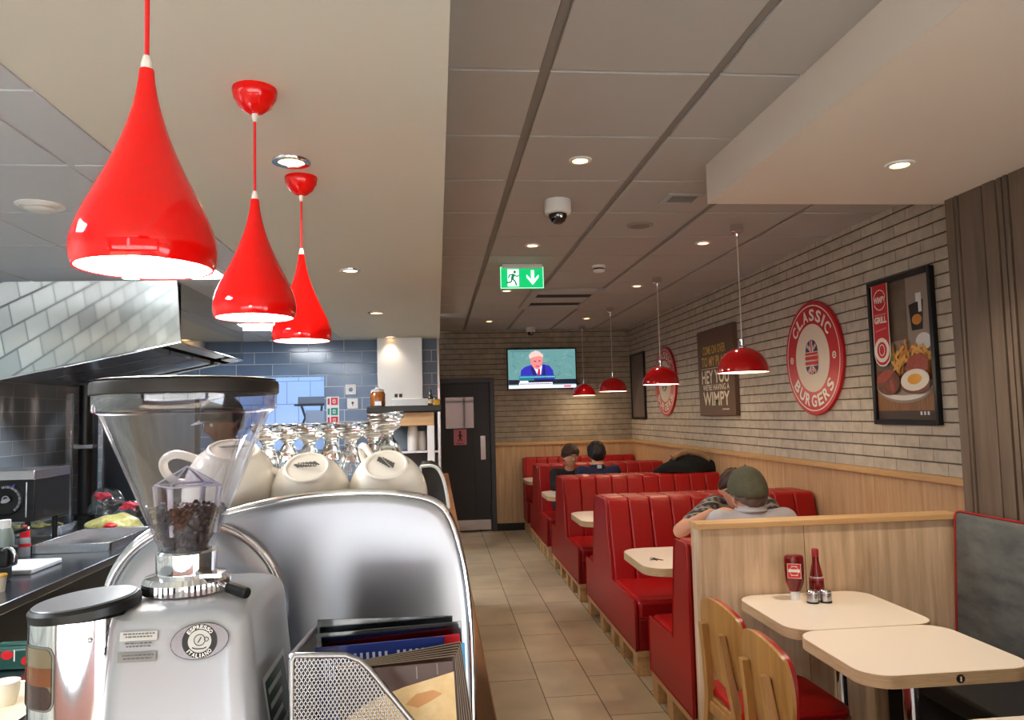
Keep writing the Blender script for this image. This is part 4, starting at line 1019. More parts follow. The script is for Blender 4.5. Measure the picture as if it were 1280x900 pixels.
for k in range(14): a.ell(-0.2 + rr.random() * 0.11, -0.075 + rr.random() * 0.07, 0.03, 0.018, 'g', rot=rr.random() * 3, n=10)
a.ell(0.16, -0.1, 0.1, 0.06, 'b').ell(-0.13, -0.19, 0.12, 0.075, 'm').ell(-0.16, -0.15, 0.09, 0.03, 'b', rot=0.3).ell(-0.09, -0.215, 0.02, 0.045, 'b', rot=0.4)
a.ell(0.13, -0.215, 0.135, 0.05, 'm').ell(0.13, -0.185, 0.13, 0.062, 'e', rot=0.06).ell(0.13, -0.18, 0.065, 0.03, 'y', rot=0.05)
a.poly([(-0.25, H2), (-0.25, -0.02), (-0.235, -0.06), (-0.2, -0.085), (-0.165, -0.09), (-0.13, -0.085), (-0.095, -0.06), (-0.08, -0.02), (-0.08, H2)], 'w')
a.poly([(-0.242, H2), (-0.242, -0.02), (-0.228, -0.055), (-0.198, -0.077), (-0.165, -0.082), (-0.132, -0.077), (-0.102, -0.055), (-0.088, -0.02), (-0.088, H2)], 'r')
a.ring(-0.165, 0.318, 0.058, 0.064, 'w', 40).rect(-0.232, 0.295, -0.098, 0.34, 'r').text('WIMPY', -0.165, 0.318, 0.125, 0.04, 'w', 0.04)
a.rect(-0.225, 0.222, -0.105, 0.232, 'p').text('GRILL', -0.165, 0.195, 0.125, 0.042, 'w', 0.04).line([(-0.22, 0.128), (-0.11, 0.142)], 0.008, 'p')
a.ring(-0.165, 0.01, 0.05, 0.075, 'w', 40).ell(-0.165, 0.01, 0.03, 0.036, 'w').ell(-0.165, 0.01, 0.024, 0.03, 'r')
for k in range(3): a.rect(0.17 + k * 0.032, -0.385, 0.188 + k * 0.032, -0.365, 'gl')
a.done('printed_picture', t)
obj('backing', MB().box(XR - 0.01, XR - 0.001, fy0 + 0.01, fy1 - 0.01, fz0 + 0.01, fz1 - 0.01), BLACK_MATT, t)

# narrow framed print at the far end
t = thing('framed_print', 'narrow dark framed print at the far end of the brick wall', 'picture', (XR, 10.14, 1.94))
fy0, fy1, fz0, fz1 = 9.79, 10.49, 1.487, 2.39
obj('frame', MB().box(XR - 0.03, XR - 0.001, fy0, fy0 + fw, fz0, fz1).box(XR - 0.03, XR - 0.001, fy1 - fw, fy1, fz0, fz1).box(XR - 0.03, XR - 0.001, fy0 + fw, fy1 - fw, fz0, fz0 + fw).box(XR - 0.03, XR - 0.001, fy0 + fw, fy1 - fw, fz1 - fw, fz1), BLACK, t, bevel=0.004)
obj('printed_picture', MB().box(XR - 0.014, XR - 0.002, fy0 + 0.02, fy1 - 0.02, fz0 + 0.02, fz1 - 0.02), mat('print_mauve', (92, 78, 80), 0.3, noise=(2.5, (128, 112, 106), (1, 1, 1))), t)

# ------------------------------------------------------------------ television
t = thing('television', 'flat television on the back wall showing a news speaker in a blue suit', 'television', (1.475, YB, 2.22))
tx0, tx1, tz0, tz1 = 0.985, 1.965, 1.935, 2.508
obj('case', MB().box(tx0, tx1, YB - 0.075, YB - 0.045, tz0, tz1), BLACK, t, bevel=0.006)
obj('wall_bracket', MB().box(1.3, 1.65, YB - 0.045, YB - 0.002, 2.1, 2.35), BLACK_MATT, t)
def em(n, rgb, s=1.0): return mat(n, (10, 10, 10), 0.3, emit=rgb, estr=s * TV_K)
TV = dict(bg=em('tv_teal', (96, 142, 142)), b2=em('tv_teal_light', (116, 158, 156)), b3=em('tv_teal_dark', (80, 124, 128)), s=em('tv_suit', (44, 40, 170)), s2=em('tv_suit_dark', (26, 22, 92)), f=em('tv_face', (226, 130, 128)), h=em('tv_hair', (214, 190, 180)), w=em('tv_white', (232, 228, 244)), r=em('tv_tie', (176, 24, 56)), k=em('tv_bar', (16, 20, 40)), c=em('tv_caption', (18, 112, 128)), n=em('tv_caption_ink', (60, 56, 96)), b=em('tv_caption_light', (130, 200, 240)), q=em('tv_ticker_red', (220, 90, 120)))
a = Art(((tx0 + tx1) / 2, YB - 0.0755, (tz0 + tz1) / 2), mats=TV, **FACE_F)
w2, h2 = 0.475, 0.272
a.rect(-w2, -h2, w2, h2, 'bg')
rr = random.Random(9)
for k in range(60):
    x = -w2 + 0.06 + rr.random() * 0.83; z = -0.1 + rr.random() * 0.34; q = rr.random() * 3; L = 0.02 + rr.random() * 0.03
    a.line([(x - L * math.cos(q), z - L * math.sin(q) * 0.8), (x + L * math.cos(q), z + L * math.sin(q) * 0.8)], 0.006 + 0.01 * rr.random(), 'b2' if k % 2 else 'b3')
a.poly([(-0.31, -0.15), (-0.3, -0.02), (-0.24, 0.03), (-0.15, 0.055), (0.03, 0.06), (0.1, 0.04), (0.15, -0.02), (0.175, -0.15)], 's')
a.poly([(-0.14, 0.06), (-0.16, -0.02), (-0.1, -0.14), (-0.07, -0.14)], 's2').poly([(0.02, 0.07), (0.0, -0.14), (0.05, -0.14), (0.04, 0.03)], 's2')
a.poly([(-0.14, 0.06), (-0.07, -0.08), (-0.02, -0.08), (0.0, 0.05), (-0.05, 0.0)], 'w').poly([(-0.055, 0.0), (-0.075, -0.09), (-0.03, -0.09), (-0.03, 0.0)], 'r')
a.poly([(-0.16, 0.15), (-0.16, 0.08), (-0.135, 0.03), (-0.09, -0.005), (-0.05, -0.005), (-0.01, 0.04), (0.01, 0.1), (0.01, 0.16), (-0.02, 0.2), (-0.12, 0.2)], 'f')
a.poly([(-0.175, 0.14), (-0.185, 0.19), (-0.15, 0.23), (-0.09, 0.258), (-0.04, 0.245), (0.0, 0.21), (0.02, 0.19), (0.012, 0.155), (-0.03, 0.18), (-0.12, 0.165)], 'h')
a.ell(-0.1, 0.105, 0.018, 0.007, 's2').ell(-0.035, 0.11, 0.018, 0.007, 's2').ell(-0.065, 0.035, 0.028, 0.008, 'r')
a.rect(-w2, -0.215, w2, -0.15, 'k').rect(-0.33, -0.13, 0.19, -0.095, 'c').rect(-0.33, -0.162, -0.12, -0.13, 'c')
rr = random.Random(3); x = -0.32
while x < 0.17:
    q = 0.008 + 0.02 * rr.random(); a.rect(x, -0.118, min(x + q, 0.18), -0.108, 'b'); a.k -= 1; x += q + 0.006
a.k += 1
a.rect(-0.32, -0.19, -0.2, -0.165, 'w').rect(-0.33, -0.24, 0.14, -0.19, 'w').rect(-w2, -h2, w2, -0.228, 'w')
x = -0.32
while x < 0.12:
    q = 0.008 + 0.02 * rr.random(); a.rect(x, -0.216, x + q, -0.204, 'n'); a.k -= 1; x += q + 0.006
a.k += 1; a.rect(0.3, -0.262, 0.4, -0.236, 'q').rect(-0.45, 0.238, -0.17, 0.262, 'b3')
a.done('screen', t)
# ================================================================== BOOTHS
BX0, BX1 = 1.19, 2.72
def add_back(t, y_seat, y_top, y_rear, zt, face, x0=BX0, x1=BX1):
    """channelled backrest; face = -1 looks towards us, +1 looks away"""
    m = MB(); n = 10; w_ = (x1 - x0) / n
    prof = [(y_seat, 0.43), (y_top, zt - 0.035), (y_top - face * 0.012, zt - 0.008), (y_top - face * 0.04, zt), (y_rear, zt), (y_rear, 0.2), (y_seat, 0.2)]
    for k in range(n):
        m.prism(prof, 'x', x0 + k * w_ + 0.0008, x0 + (k + 1) * w_ - 0.0008)
    obj('backrest', m, LEATHER, t, bevel=0.014, segs=3)
def add_seat(t, ya, yb, x0=BX0, x1=BX1):
    y0, y1 = min(ya, yb), max(ya, yb)
    obj('seat', MB().box(x0, x1, y0, y1, 0.33, 0.455), LEATHER, t, bevel=0.028, segs=4)
    obj('seat_front', MB().box(x0 + 0.004, x1, y0 + 0.012, y1 - 0.012, 0.151, 0.34), LEATHER_SIDE, t, bevel=0.008)
def add_base(t, y0, y1, ylegs):
    obj('base_rail', MB().box(BX0 - 0.016, BX0 + 0.055, y0 + 0.004, y1 - 0.004, 0.115, 0.150).box(BX1 - 0.05, BX1, y0 + 0.015, y1 - 0.015, 0.115, 0.150).box(BX0 + 0.055, BX1 - 0.05, y0 + 0.004, y0 + 0.055, 0.115, 0.150).box(BX0 + 0.055, BX1 - 0.05, y1 - 0.055, y1 - 0.015, 0.115, 0.150), OAK_Y, t, bevel=0.003)
    for y in ylegs: obj('leg', MB().box(BX0 - 0.012, BX0 + 0.085, y - 0.05, y + 0.05, 0, 0.116), OAK_Y, t, bevel=0.003)
    for y in (ylegs[0], ylegs[-1]):
        obj('leg', MB().box(BX1 - 0.12, BX1 - 0.02, y - 0.05, y + 0.05, 0, 0.116), OAK_Y, t, bevel=0.003)
    obj('kick_board', MB().box(BX0 + 0.12, BX0 + 0.135, y0 + 0.08, y1 - 0.08, 0, 0.116), BLACK_MATT, t)
def side_panel(t, poly):
    obj('side_panel', MB().prism(poly, 'x', BX0 - 0.018, BX0 + 0.002), LEATHER_SIDE, t, bevel=0.008, segs=3)
    obj('piping', MB().tube([(BX0 - 0.018, y, z) for y, z in poly], 0.0042, 6, closed=True), LEATHER, t, smooth=80)
def double_booth(dy, label):
    t = thing('booth_bench', label, 'booth seat', (BX0, 5.36 + dy, 0), 'double red booth benches along the brick wall')
    f, r = 4.60 + dy, 6.13 + dy
    add_seat(t, f, 5.30 + dy); add_seat(t, 5.72 + dy, r)
    add_back(t, 5.19 + dy, 5.34 + dy, 5.525 + dy, 0.985, -1); add_back(t, 5.86 + dy, 5.71 + dy, 5.53 + dy, 0.985, 1)
    side_panel(t, [(f + 0.006, 0.152), (f + 0.006, 0.42), (f + 0.03, 0.448), (5.21 + dy, 0.45), (5.335 + dy, 0.95), (5.37 + dy, 0.978), (5.68 + dy, 0.978), (5.715 + dy, 0.95), (5.84 + dy, 0.45), (r - 0.03, 0.448), (r - 0.006, 0.42), (r - 0.006, 0.152)])
    add_base(t, f, r, [f + 0.065, f + 0.42, 5.27 + dy, 5.62 + dy, r - 0.065])
double_booth(0.0, 'red double booth bench nearest us, plain end panel, plaid shirted diner on it')
double_booth(1.85, 'red double booth bench in the middle, with the long channelled back')
double_booth(3.70, 'red double booth bench farthest along, beside the two seated boys')
t = thing('booth_bench', 'single red booth bench behind the oak partition, capped diner sitting on it', 'booth seat', (BX0, 3.9, 0))
add_seat(t, 3.74, 4.30); add_back(t, 3.88, 3.77, 3.575, 0.965, 1)
side_panel(t, [(3.575, 0.152), (3.575, 0.93), (3.60, 0.958), (3.745, 0.958), (3.775, 0.93), (3.86, 0.45), (4.27, 0.448), (4.294, 0.42), (4.294, 0.152)])
add_base(t, 3.575, 4.30, [3.63, 3.97, 4.235])
t = thing('booth_bench', 'single red booth bench standing against the back wall', 'booth seat', (BX0, 10.35, 0))
add_seat(t, 10.11, 10.42); add_back(t, 10.34, 10.40, 10.555, 1.0, -1)
side_panel(t, [(10.116, 0.152), (10.116, 0.42), (10.14, 0.448), (10.34, 0.45), (10.395, 0.96), (10.42, 0.99), (10.55, 0.99), (10.55, 0.152)])
add_base(t, 10.11, 10.555, [10.18, 10.5])

def rounded_top(x0, x1, y0, y1, r0, n=7):
    """table outline with generous rounded corners at the aisle end"""
    pts = []
    for cx_, cy_, a0 in ((x1 - 0.03, y1 - 0.03, 0), (x0 + r0, y1 - r0, 90), (x0 + r0, y0 + r0, 180), (x1 - 0.03, y0 + 0.03, 270)):
        rr_ = r0 if a0 in (90, 180) else 0.03
        for k in range(n + 1):
            a = math.radians(a0 + 90 * k / n); pts.append((cx_ + rr_ * math.cos(a), cy_ + rr_ * math.sin(a)))
    return pts
def table_parts(t, pts, zt, thick):
    obj('tabletop', MB().prism(pts, 'z', zt - thick, zt - 0.0012), PLY_EDGE, t, smooth=30)
    cx_ = sum(p[0] for p in pts) / len(pts); cy_ = sum(p[1] for p in pts) / len(pts)
    ins = [(cx_ + (x - cx_) * 0.994, cy_ + (y - cy_) * 0.992) for x, y in pts]
    obj('laminate', MB().prism(ins, 'z', zt - 0.0012, zt), CREAM_LAM, t, smooth=30)
def column(t, x, y, zt, r=0.032, foot=0.2):
    obj('pedestal', MB().cyl((x, y, 0.02), (x, y, zt), r, seg=28), CHROME, t, smooth=40)
    obj('foot', MB().lathe([(0, 0.025), (r + 0.004, 0.024), (foot, 0.012), (foot + 0.01, 0.006), (foot + 0.01, 0), (0, 0)], (x, y, 0), 40), BLACK, t, smooth=40)
    obj('mounting_plate', MB().box(x - 0.12, x + 0.12, y - 0.12, y + 0.12, zt - 0.008, zt), BLACK, t)
for k, l in enumerate(['cream topped booth table nearest us, in front of the capped diner', 'cream topped booth table in the second booth, unoccupied',
                       'cream topped booth table between the two seated boys', 'cream topped booth table in the farthest booth by the back wall']):
    y = 4.44 + 1.85 * k if k < 3 else 9.975
    t = thing('booth_table', l, 'table', (1.9, y, 0), 'booth tables')
    table_parts(t, rounded_top(1.125, 2.70, y - 0.335, y + 0.315, 0.13), 0.74, 0.045)
    column(t, 2.02, y, 0.695, foot=0.12); column(t, 2.48, y, 0.695, foot=0.12)
t = thing('key_bunch', 'small dark bunch of keys on the nearest booth table', 'keys', (1.24, 4.36, 0.74))
obj('key_ring', MB().torus((1.235, 4.40, 0.7425), 0.014, 0.0016, 'z', 20, 6), CHROME, t)
for k, q in enumerate((0.3, 1.0, 1.7)):
    M = Matrix.Translation((1.238 + 0.006 * k, 4.375 - 0.006 * k, 0.7435)) @ Matrix.Rotation(q + 3.6, 4, 'Z')
    obj('key', MB().box(0, 0.045, -0.004, 0.004, -0.001, 0.001, M).lathe([(0, -0.001), (0.011, -0.001), (0.011, 0.001), (0, 0.001)], (0, 0, 0), 14, M), BLACK, t)

# ================================================================== PARTITION AND NEAR TABLES
t = thing('partition', 'pale oak partition with a light wood cap behind the near tables', 'partition', (1.85, 3.51, 0))
obj('panel', MB().box(1.205, 2.485, 3.462, 3.565, 0.0, 1.045), ASH, t, bevel=0.002)
obj('end_post', MB().box(1.192, 1.206, 3.458, 3.568, 0, 1.045), ASH, t, bevel=0.002)
obj('cap_rail', MB().box(1.185, 2.487, 3.448, 3.572, 1.045, 1.072), OAK_X, t, bevel=0.003)
m = MB().box(1.70, 1.7025, 3.4605, 3.4625, 0.0, 1.044)
obj('panel_joint', m, mat('joint_dark', (112, 88, 64), 0.7), t)

def near_table(label, x0, x1, y0, y1, zt, col, r=0.1):
    t = thing('dining_table', label, 'table', ((x0 + x1) / 2, (y0 + y1) / 2, 0), 'cream tables in front of the partition')
    n = 8; pts = []
    for cx_, cy_, a0 in ((x1 - r, y1 - r, 0), (x0 + r, y1 - r, 90), (x0 + r, y0 + r, 180), (x1 - r, y0 + r, 270)):
        for k in range(n + 1):
            a = math.radians(a0 + 90 * k / n); pts.append((cx_ + r * math.cos(a), cy_ + r * math.sin(a)))
    table_parts(t, pts, zt, 0.042)
    column(t, *col, zt - 0.042, 0.026)
    return t
near_table('cream topped table against the partition carrying the sauce bottles', 1.345, 1.955, 2.872, 3.445, 0.74, (1.66, 3.12))
t = near_table('empty cream topped table with number disc on its front edge', 1.345, 1.94, 2.352, 2.868, 0.74, (1.64, 2.60))
M = Matrix.Translation((1.655, 2.3515, 0.718)) @ Matrix.Rotation(PI / 2, 4, 'X')
nd = obj('number_disc', MB().lathe([(0, 0.0022), (0.0135, 0.0022), (0.0145, 0.0), (0, 0)], seg=32, M=M), BLACK, t)
Art((1.655, 2.3490, 0.718), mats=dict(w=CREAM_INK), **FACE_F).text('1', 0, 0, 0.006, 0.015, 'w', 0.04).done('numeral', nd)
near_table('cream table nearest us, only its far edge showing at the bottom right', 1.345, 1.95, 1.42, 2.005, 0.74, (1.65, 1.7))

# ---- condiments
t = thing('ketchup_bottle', 'upside down squeezy ketchup bottle with red label and white cap', 'bottle', (1.585, 3.335, 0.74))
c_ = (1.585, 3.335, 0.74)
obj('bottle', MB().lathe(spline([(0.0, 0.036), (0.021, 0.036), (0.027, 0.045), (0.039, 0.072), (0.0435, 0.10), (0.0445, 0.15), (0.044, 0.182), (0.040, 0.193), (0.026, 0.197), (0, 0.197)], 3), c_, 40, squash=(1, 0.68)), mat('ketchup_red', (112, 14, 16), 0.18, coat=0.5), t, smooth=50)
obj('cap', MB().lathe([(0, 0), (0.021, 0), (0.0215, 0.028), (0.019, 0.037), (0, 0.037)], c_, 32, squash=(1, 0.8)), WHITE_PL, t, smooth=40)
a = Art((1.585 - 0.429 * 0.0375, 3.335 - 0.903 * 0.0375, 0.872), (0.903, -0.429, 0), (0, 0, 1), (-0.429, -0.903, 0), dict(r=mat('label_red', (206, 40, 44), 0.4), w=WHITE_INK), step=0.0002)
a.rect(-0.029, -0.032, 0.029, 0.032, 'w').rect(-0.027, -0.03, 0.027, 0.03, 'r').ring(0, 0, 0.0185, 0.020, 'w', 28).rect(-0.024, -0.005, 0.024, 0.008, 'w').rect(-0.015, -0.02, 0.015, -0.017, 'w').rect(-0.014, 0.019, 0.014, 0.022, 'w')
a.done('label', t)
t = thing('sauce_bottle', 'tall red sauce bottle with tapering neck and white label', 'bottle', (1.70, 3.36, 0.74))
c_ = (1.70, 3.36, 0.74)
obj('bottle', MB().lathe(spline([(0, 0), (0.030, 0), (0.0325, 0.005), (0.0325, 0.06), (0.030, 0.085), (0.022, 0.125), (0.0155, 0.16), (0.0135, 0.185), (0.0, 0.186)], 3), c_, 40), mat('sauce_glass', (118, 18, 18), 0.12, coat=0.6), t, smooth=50)
obj('cap', MB().lathe([(0.0, 0.18), (0.0150, 0.18), (0.0152, 0.212), (0.013, 0.215), (0, 0.215)], c_, 28), mat('cap_red', (150, 24, 26), 0.3), t, smooth=40)
obj('label', MB().lathe([(0.0315, 0.07), (0.0305, 0.094)], c_, 40), mat('label_white', (216, 200, 196), 0.5), t)
obj('label_print', MB().lathe([(0.0321, 0.077), (0.0317, 0.087)], c_, 40), mat('label_red2', (150, 40, 44), 0.5), t)
for x, l in ((1.63, 'steel salt shaker with a black foot, the left one of the pair'), (1.688, 'steel pepper shaker with a black foot, right one of the pair')):
    t = thing('shaker', l, 'shaker', (x, 3.262, 0.74), 'salt and pepper shakers')
    c_ = (x, 3.262, 0.74)
    obj('foot', MB().lathe([(0, 0), (0.0262, 0), (0.0268, 0.005), (0.0255, 0.008), (0, 0.008)], c_, 32), BLACK, t)
    obj('body', MB().lathe([(0.025, 0.008), (0.0255, 0.04), (0.024, 0.046), (0, 0.046)], c_, 36), STEEL, t, smooth=40)
    obj('lid', MB().lathe([(0.0245, 0.044), (0.025, 0.049), (0.022, 0.055), (0.01, 0.058), (0, 0.058)], c_, 36), CHROME, t, smooth=40)
    a = Art((x, 3.2368, 0.766), mats=dict(k=mat('shaker_ink', (50, 50, 52), 0.5) if 'shaker_ink' not in bpy.data.materials else bpy.data.materials['shaker_ink']), **FACE_F)
    for z, w_ in ((0.01, 0.014), (0.004, 0.018), (-0.002, 0.012)): a.rect(-w_ / 2, z, w_ / 2, z + 0.0025, 'k')
    a.done('lettering', t)

# ---- charcoal bench along the pier
t = thing('wall_bench', 'charcoal suede bench with red piping along the dark slatted pier', 'bench', (2.2, 2.2, 0))
prof = [(2.415, 0.47), (2.445, 1.06), (2.45, 1.075), (2.462, 1.085), (2.486, 1.085), (2.486, 0.47)]
obj('backrest', MB().prism(prof, 'y', 0.6, 3.44), CHARCOAL, t, bevel=0.006)
obj('piping', MB().tube([(2.413, 3.438, 0.48), (2.444, 3.438, 1.06), (2.452, 3.436, 1.081), (2.46, 3.42, 1.087), (2.46, 0.6, 1.087)], 0.0055, 8), PIPING, t, smooth=80)
obj('seat', MB().box(2.0, 2.42, 0.6, 3.44, 0.38, 0.47), mat('bench_seat_black', (38, 38, 40), 0.5), t, bevel=0.02, segs=3)
obj('plinth', MB().box(2.06, 2.48, 0.6, 3.44, 0, 0.38), BLACK_MATT, t)

# ================================================================== BENTWOOD CHAIRS
def chair(label, x, y, rz):
    t = thing('dining_chair', label, 'chair', (0, 0, 0), 'bentwood chairs at the near tables')
    def shell(off, w_, z0, z1, thick, n=14, round_=0.5, fwd=0.022):
        m = MB(); vs = []
        for s in (0, 1):
            for j in range(n + 1):
                for i in range(n + 1):
                    p, q = -1 + 2 * i / n, -1 + 2 * j / n
                    pp = p * math.sqrt(1 - q * q / 2) * round_ + p * (1 - round_); qq = q * math.sqrt(1 - p * p / 2) * round_ + q * (1 - round_)
                    tap = 1 - 0.22 * (1 - (qq + 1) / 2)
                    yy = pp * w_ / 2 * tap; z = (z0 + z1) / 2 + qq * (z1 - z0) / 2
                    xx = -0.205 - 0.11 * (z - 0.52) + fwd * (yy / 0.2) ** 2 + 0.012 * ((z - 0.66) / 0.17) ** 2
                    vs.append((xx + off + s * thick, yy, z))
        N = (n + 1) * (n + 1); fs = []
        for j in range(n):
            for i in range(n):
                a = j * (n + 1) + i
                fs.append((a, a + 1, a + n + 2, a + n + 1)); fs.append((N + a, N + a + n + 1, N + a + n + 2, N + a + 1))
        per = [i for i in range(n + 1)] + [j * (n + 1) + n for j in range(1, n + 1)] + [n * (n + 1) + i for i in range(n - 1, -1, -1)] + [j * (n + 1) for j in range(n - 1, 0, -1)]
        for a, b in zip(per, per[1:] + per[:1]): fs.append((a, N + a, N + b, b))
        return m.add(vs, fs)
    obj('backrest', shell(0, 0.455, 0.53, 0.855, 0.012, round_=0.72), PLY, t, smooth=50)
    obj('back_pad', shell(0.0125, 0.425, 0.55, 0.852, 0.022, round_=0.72), LEATHER, t, bevel=0.004, smooth=50)
    obj('seat', MB().prism([(p[0], p[1]) for p in rrect(-0.2, 0.22, -0.21, 0.21, 0.07)], 'z', 0.452, 0.487), LEATHER, t, bevel=0.012, segs=3)
    obj('seat_board', MB().prism(rrect(-0.205, 0.225, -0.215, 0.215, 0.07), 'z', 0.436, 0.452), PLY, t, bevel=0.003)
    for s in (-1, 1):
        m = MB()
        path = [(-0.262, s * 0.165, 0.0), (-0.218, s * 0.15, 0.25), (-0.198, s * 0.135, 0.44), (-0.2105, s * 0.105, 0.60), (-0.228, s * 0.088, 0.735), (-0.2305, s * 0.087, 0.752)]
        path = spline(path, 4); L = len(path)
        for i in range(L - 1): pass
        vs = []; fs = []
        for i, (px, py, pz) in enumerate(path):
            u = i / (L - 1); wx = 0.018 - 0.004 * abs(u - 0.5) * 2 - (0.008 if u > 0.97 else 0); wy = 0.021 - (0.012 if u > 0.97 else 0.0) - 0.003 * u
            px -= 0.008 if u > 0.55 else 0.008 * u / 0.55
            vs += [(px - wx, py - wy, pz), (px + wx * 0.6, py - wy, pz), (px + wx * 0.6, py + wy, pz), (px - wx, py + wy, pz)]
        for i in range(L - 1):
            for k in range(4): fs.append((4 * i + k, 4 * i + (k + 1) % 4, 4 * i + 4 + (k + 1) % 4, 4 * i + 4 + k))
        fs.append((0, 1, 2, 3)); fs.append((4 * L - 4, 4 * L - 3, 4 * L - 2, 4 * L - 1))
        obj('leg', m.add(vs, fs), PLY, t, bevel=0.004)
        obj('leg', MB().tube([(0.205, s * 0.185, 0.0), (0.185, s * 0.172, 0.25), (0.165, s * 0.16, 0.437)], [0.013, 0.017, 0.021], 14), PLY, t, smooth=60)
    obj('apron', MB().box(-0.2, 0.17, -0.165, -0.145, 0.39, 0.437).box(-0.2, 0.17, 0.145, 0.165, 0.39, 0.437).box(0.155, 0.175, -0.15, 0.15, 0.39, 0.437).box(-0.215, -0.195, -0.14, 0.14, 0.39, 0.437), PLY, t, bevel=0.003)
    t.location = (x, y, 0); t.rotation_euler = (0, 0, rz)
chair('bentwood chair with red pad, farther one, at the table by the partition', 1.285, 2.935, math.radians(2))
chair('bentwood chair with red pad, nearer one, at the table with the number disc', 1.262, 2.468, math.radians(-2))
# ================================================================== PEOPLE
def skin_mesh(nodes, edges, root=0, sub=2):
    """tapered limbs round a skeleton: nodes = (position, radius_x, radius_y); remesh() melts them into one surface"""
    mb = MB(); nodes = [n if len(n) > 2 else (n[0], n[1], n[1]) for n in nodes]
    for n in nodes:
        mb.ell(n[0], (n[1], n[2], min(n[1], n[2])), 20, 14)
    for i, j in edges:
        A, B = Vector(nodes[i][0]), Vector(nodes[j][0]); d = (B - A)
        if d.length < 1e-5: continue
        d.normalize(); ax = Vector((1, 0, 0)); flat = abs(d.x) > 0.75
        if flat: ax = Vector((0, 1, 0))
        u = (ax - d * ax.dot(d)).normalized(); w_ = d.cross(u); vs = []; k = 20
        for P_, n in ((A, nodes[i]), (B, nodes[j])):
            ra, rb = (n[2], n[2]) if flat else (n[1], n[2])
            for q in range(k):
                c_, s_ = math.cos(2 * PI * q / k), math.sin(2 * PI * q / k); vs.append(P_ + u * c_ * ra + w_ * s_ * rb)
        fs = [(q, (q + 1) % k, k + (q + 1) % k, k + q) for q in range(k)] + [list(range(k))[::-1], list(range(k, 2 * k))]
        mb.add(vs, fs)
    return mb
def remesh(mb, voxel, smooth_it=7):
    me = bpy.data.meshes.new('r'); me.from_pydata([tuple(v) for v in mb.v], [], mb.f)
    o = bpy.data.objects.new('r', me); COL.objects.link(o)
    q = o.modifiers.new('rm', 'REMESH'); q.mode = 'VOXEL'; q.voxel_size = voxel
    if smooth_it:
        sm = o.modifiers.new('sm', 'SMOOTH'); sm.factor = 0.5; sm.iterations = smooth_it
    bpy.context.view_layer.update(); dg = bpy.context.evaluated_depsgraph_get()
    r = bpy.data.meshes.new_from_object(o.evaluated_get(dg))
    out = MB(); out.add([tuple(v.co) for v in r.vertices], [list(p.vertices) for p in r.polygons])
    bpy.data.objects.remove(o); bpy.data.meshes.remove(me); bpy.data.meshes.remove(r)
    return out

def head_point(d):
    """surface of a head for a unit direction; face towards +y, eyes level with the origin"""
    x, y, z = d
    rx, ry, rz = 0.074, 0.094, 0.116
    p = Vector((x * rx, y * ry, z * rz))
    if z < 0:
        k = 1 - 0.34 * min(1, -z) ** 1.4; p.x *= k
        if y > 0: p.y *= 1 - 0.10 * (-z)
        else: p.y *= 1 - 0.42 * (-z)
    if z > 0.2: p.z *= 1 - 0.04 * (z - 0.2)
    def bump(cx, cz, sx, sz, amt):
        if y < 0: return
        g = math.exp(-((p.x - cx) / sx) ** 2 - ((p.z - cz) / sz) ** 2); p.y += amt * g
    bump(0, -0.028, 0.011, 0.012, 0.021); bump(0, -0.010, 0.008, 0.018, 0.011)           # nose tip and bridge
    bump(0, 0.018, 0.045, 0.009, 0.0045)                                                 # brow
    bump(-0.031, 0.0, 0.014, 0.011, -0.009); bump(0.031, 0.0, 0.014, 0.011, -0.009)      # eye sockets
    bump(0, -0.056, 0.021, 0.006, 0.006); bump(0, -0.068, 0.018, 0.006, 0.006); bump(0, -0.062, 0.022, 0.0025, -0.004)   # lips
    bump(0, -0.092, 0.02, 0.014, 0.008)                                                  # chin
    bump(-0.042, -0.026, 0.02, 0.018, 0.004); bump(0.042, -0.026, 0.02, 0.018, 0.004)    # cheeks
    return p
def sphere_dirs(nu, nv):
    ds = [(0, 0, -1)]
    for j in range(1, nv):
        f = PI * j / nv
        for i in range(nu):
            a = 2 * PI * i / nu; ds.append((math.sin(f) * math.cos(a), math.sin(f) * math.sin(a), -math.cos(f)))
    ds.append((0, 0, 1)); fs = []
    for i in range(nu): fs.append((0, 1 + (i + 1) % nu, 1 + i))
    for j in range(nv - 2):
        for i in range(nu):
            a = 1 + j * nu + i; b = 1 + j * nu + (i + 1) % nu
            fs.append((a, b, b + nu, a + nu))
    L = len(ds) - 1
    for i in range(nu): fs.append((L, 1 + (nv - 2) * nu + i, 1 + (nv - 2) * nu + (i + 1) % nu))
    return ds, fs
def head_mb(M):
    ds, fs = sphere_dirs(56, 44); mb = MB(); mb.add([head_point(d) for d in ds], fs, M)
    for s in (-1, 1):                                                                    # ears
        E = M @ Matrix.Translation((s * 0.074, -0.006, -0.012)) @ Euler((0.15, 0, s * 0.35)).to_matrix().to_4x4()
        mb.ell((0, 0, 0), (0.007, 0.018, 0.031), 14, 10, E); mb.torus((s * 0.003, 0, 0.002), 0.02, 0.0055, 'x', 18, 6, M=E)
    return mb
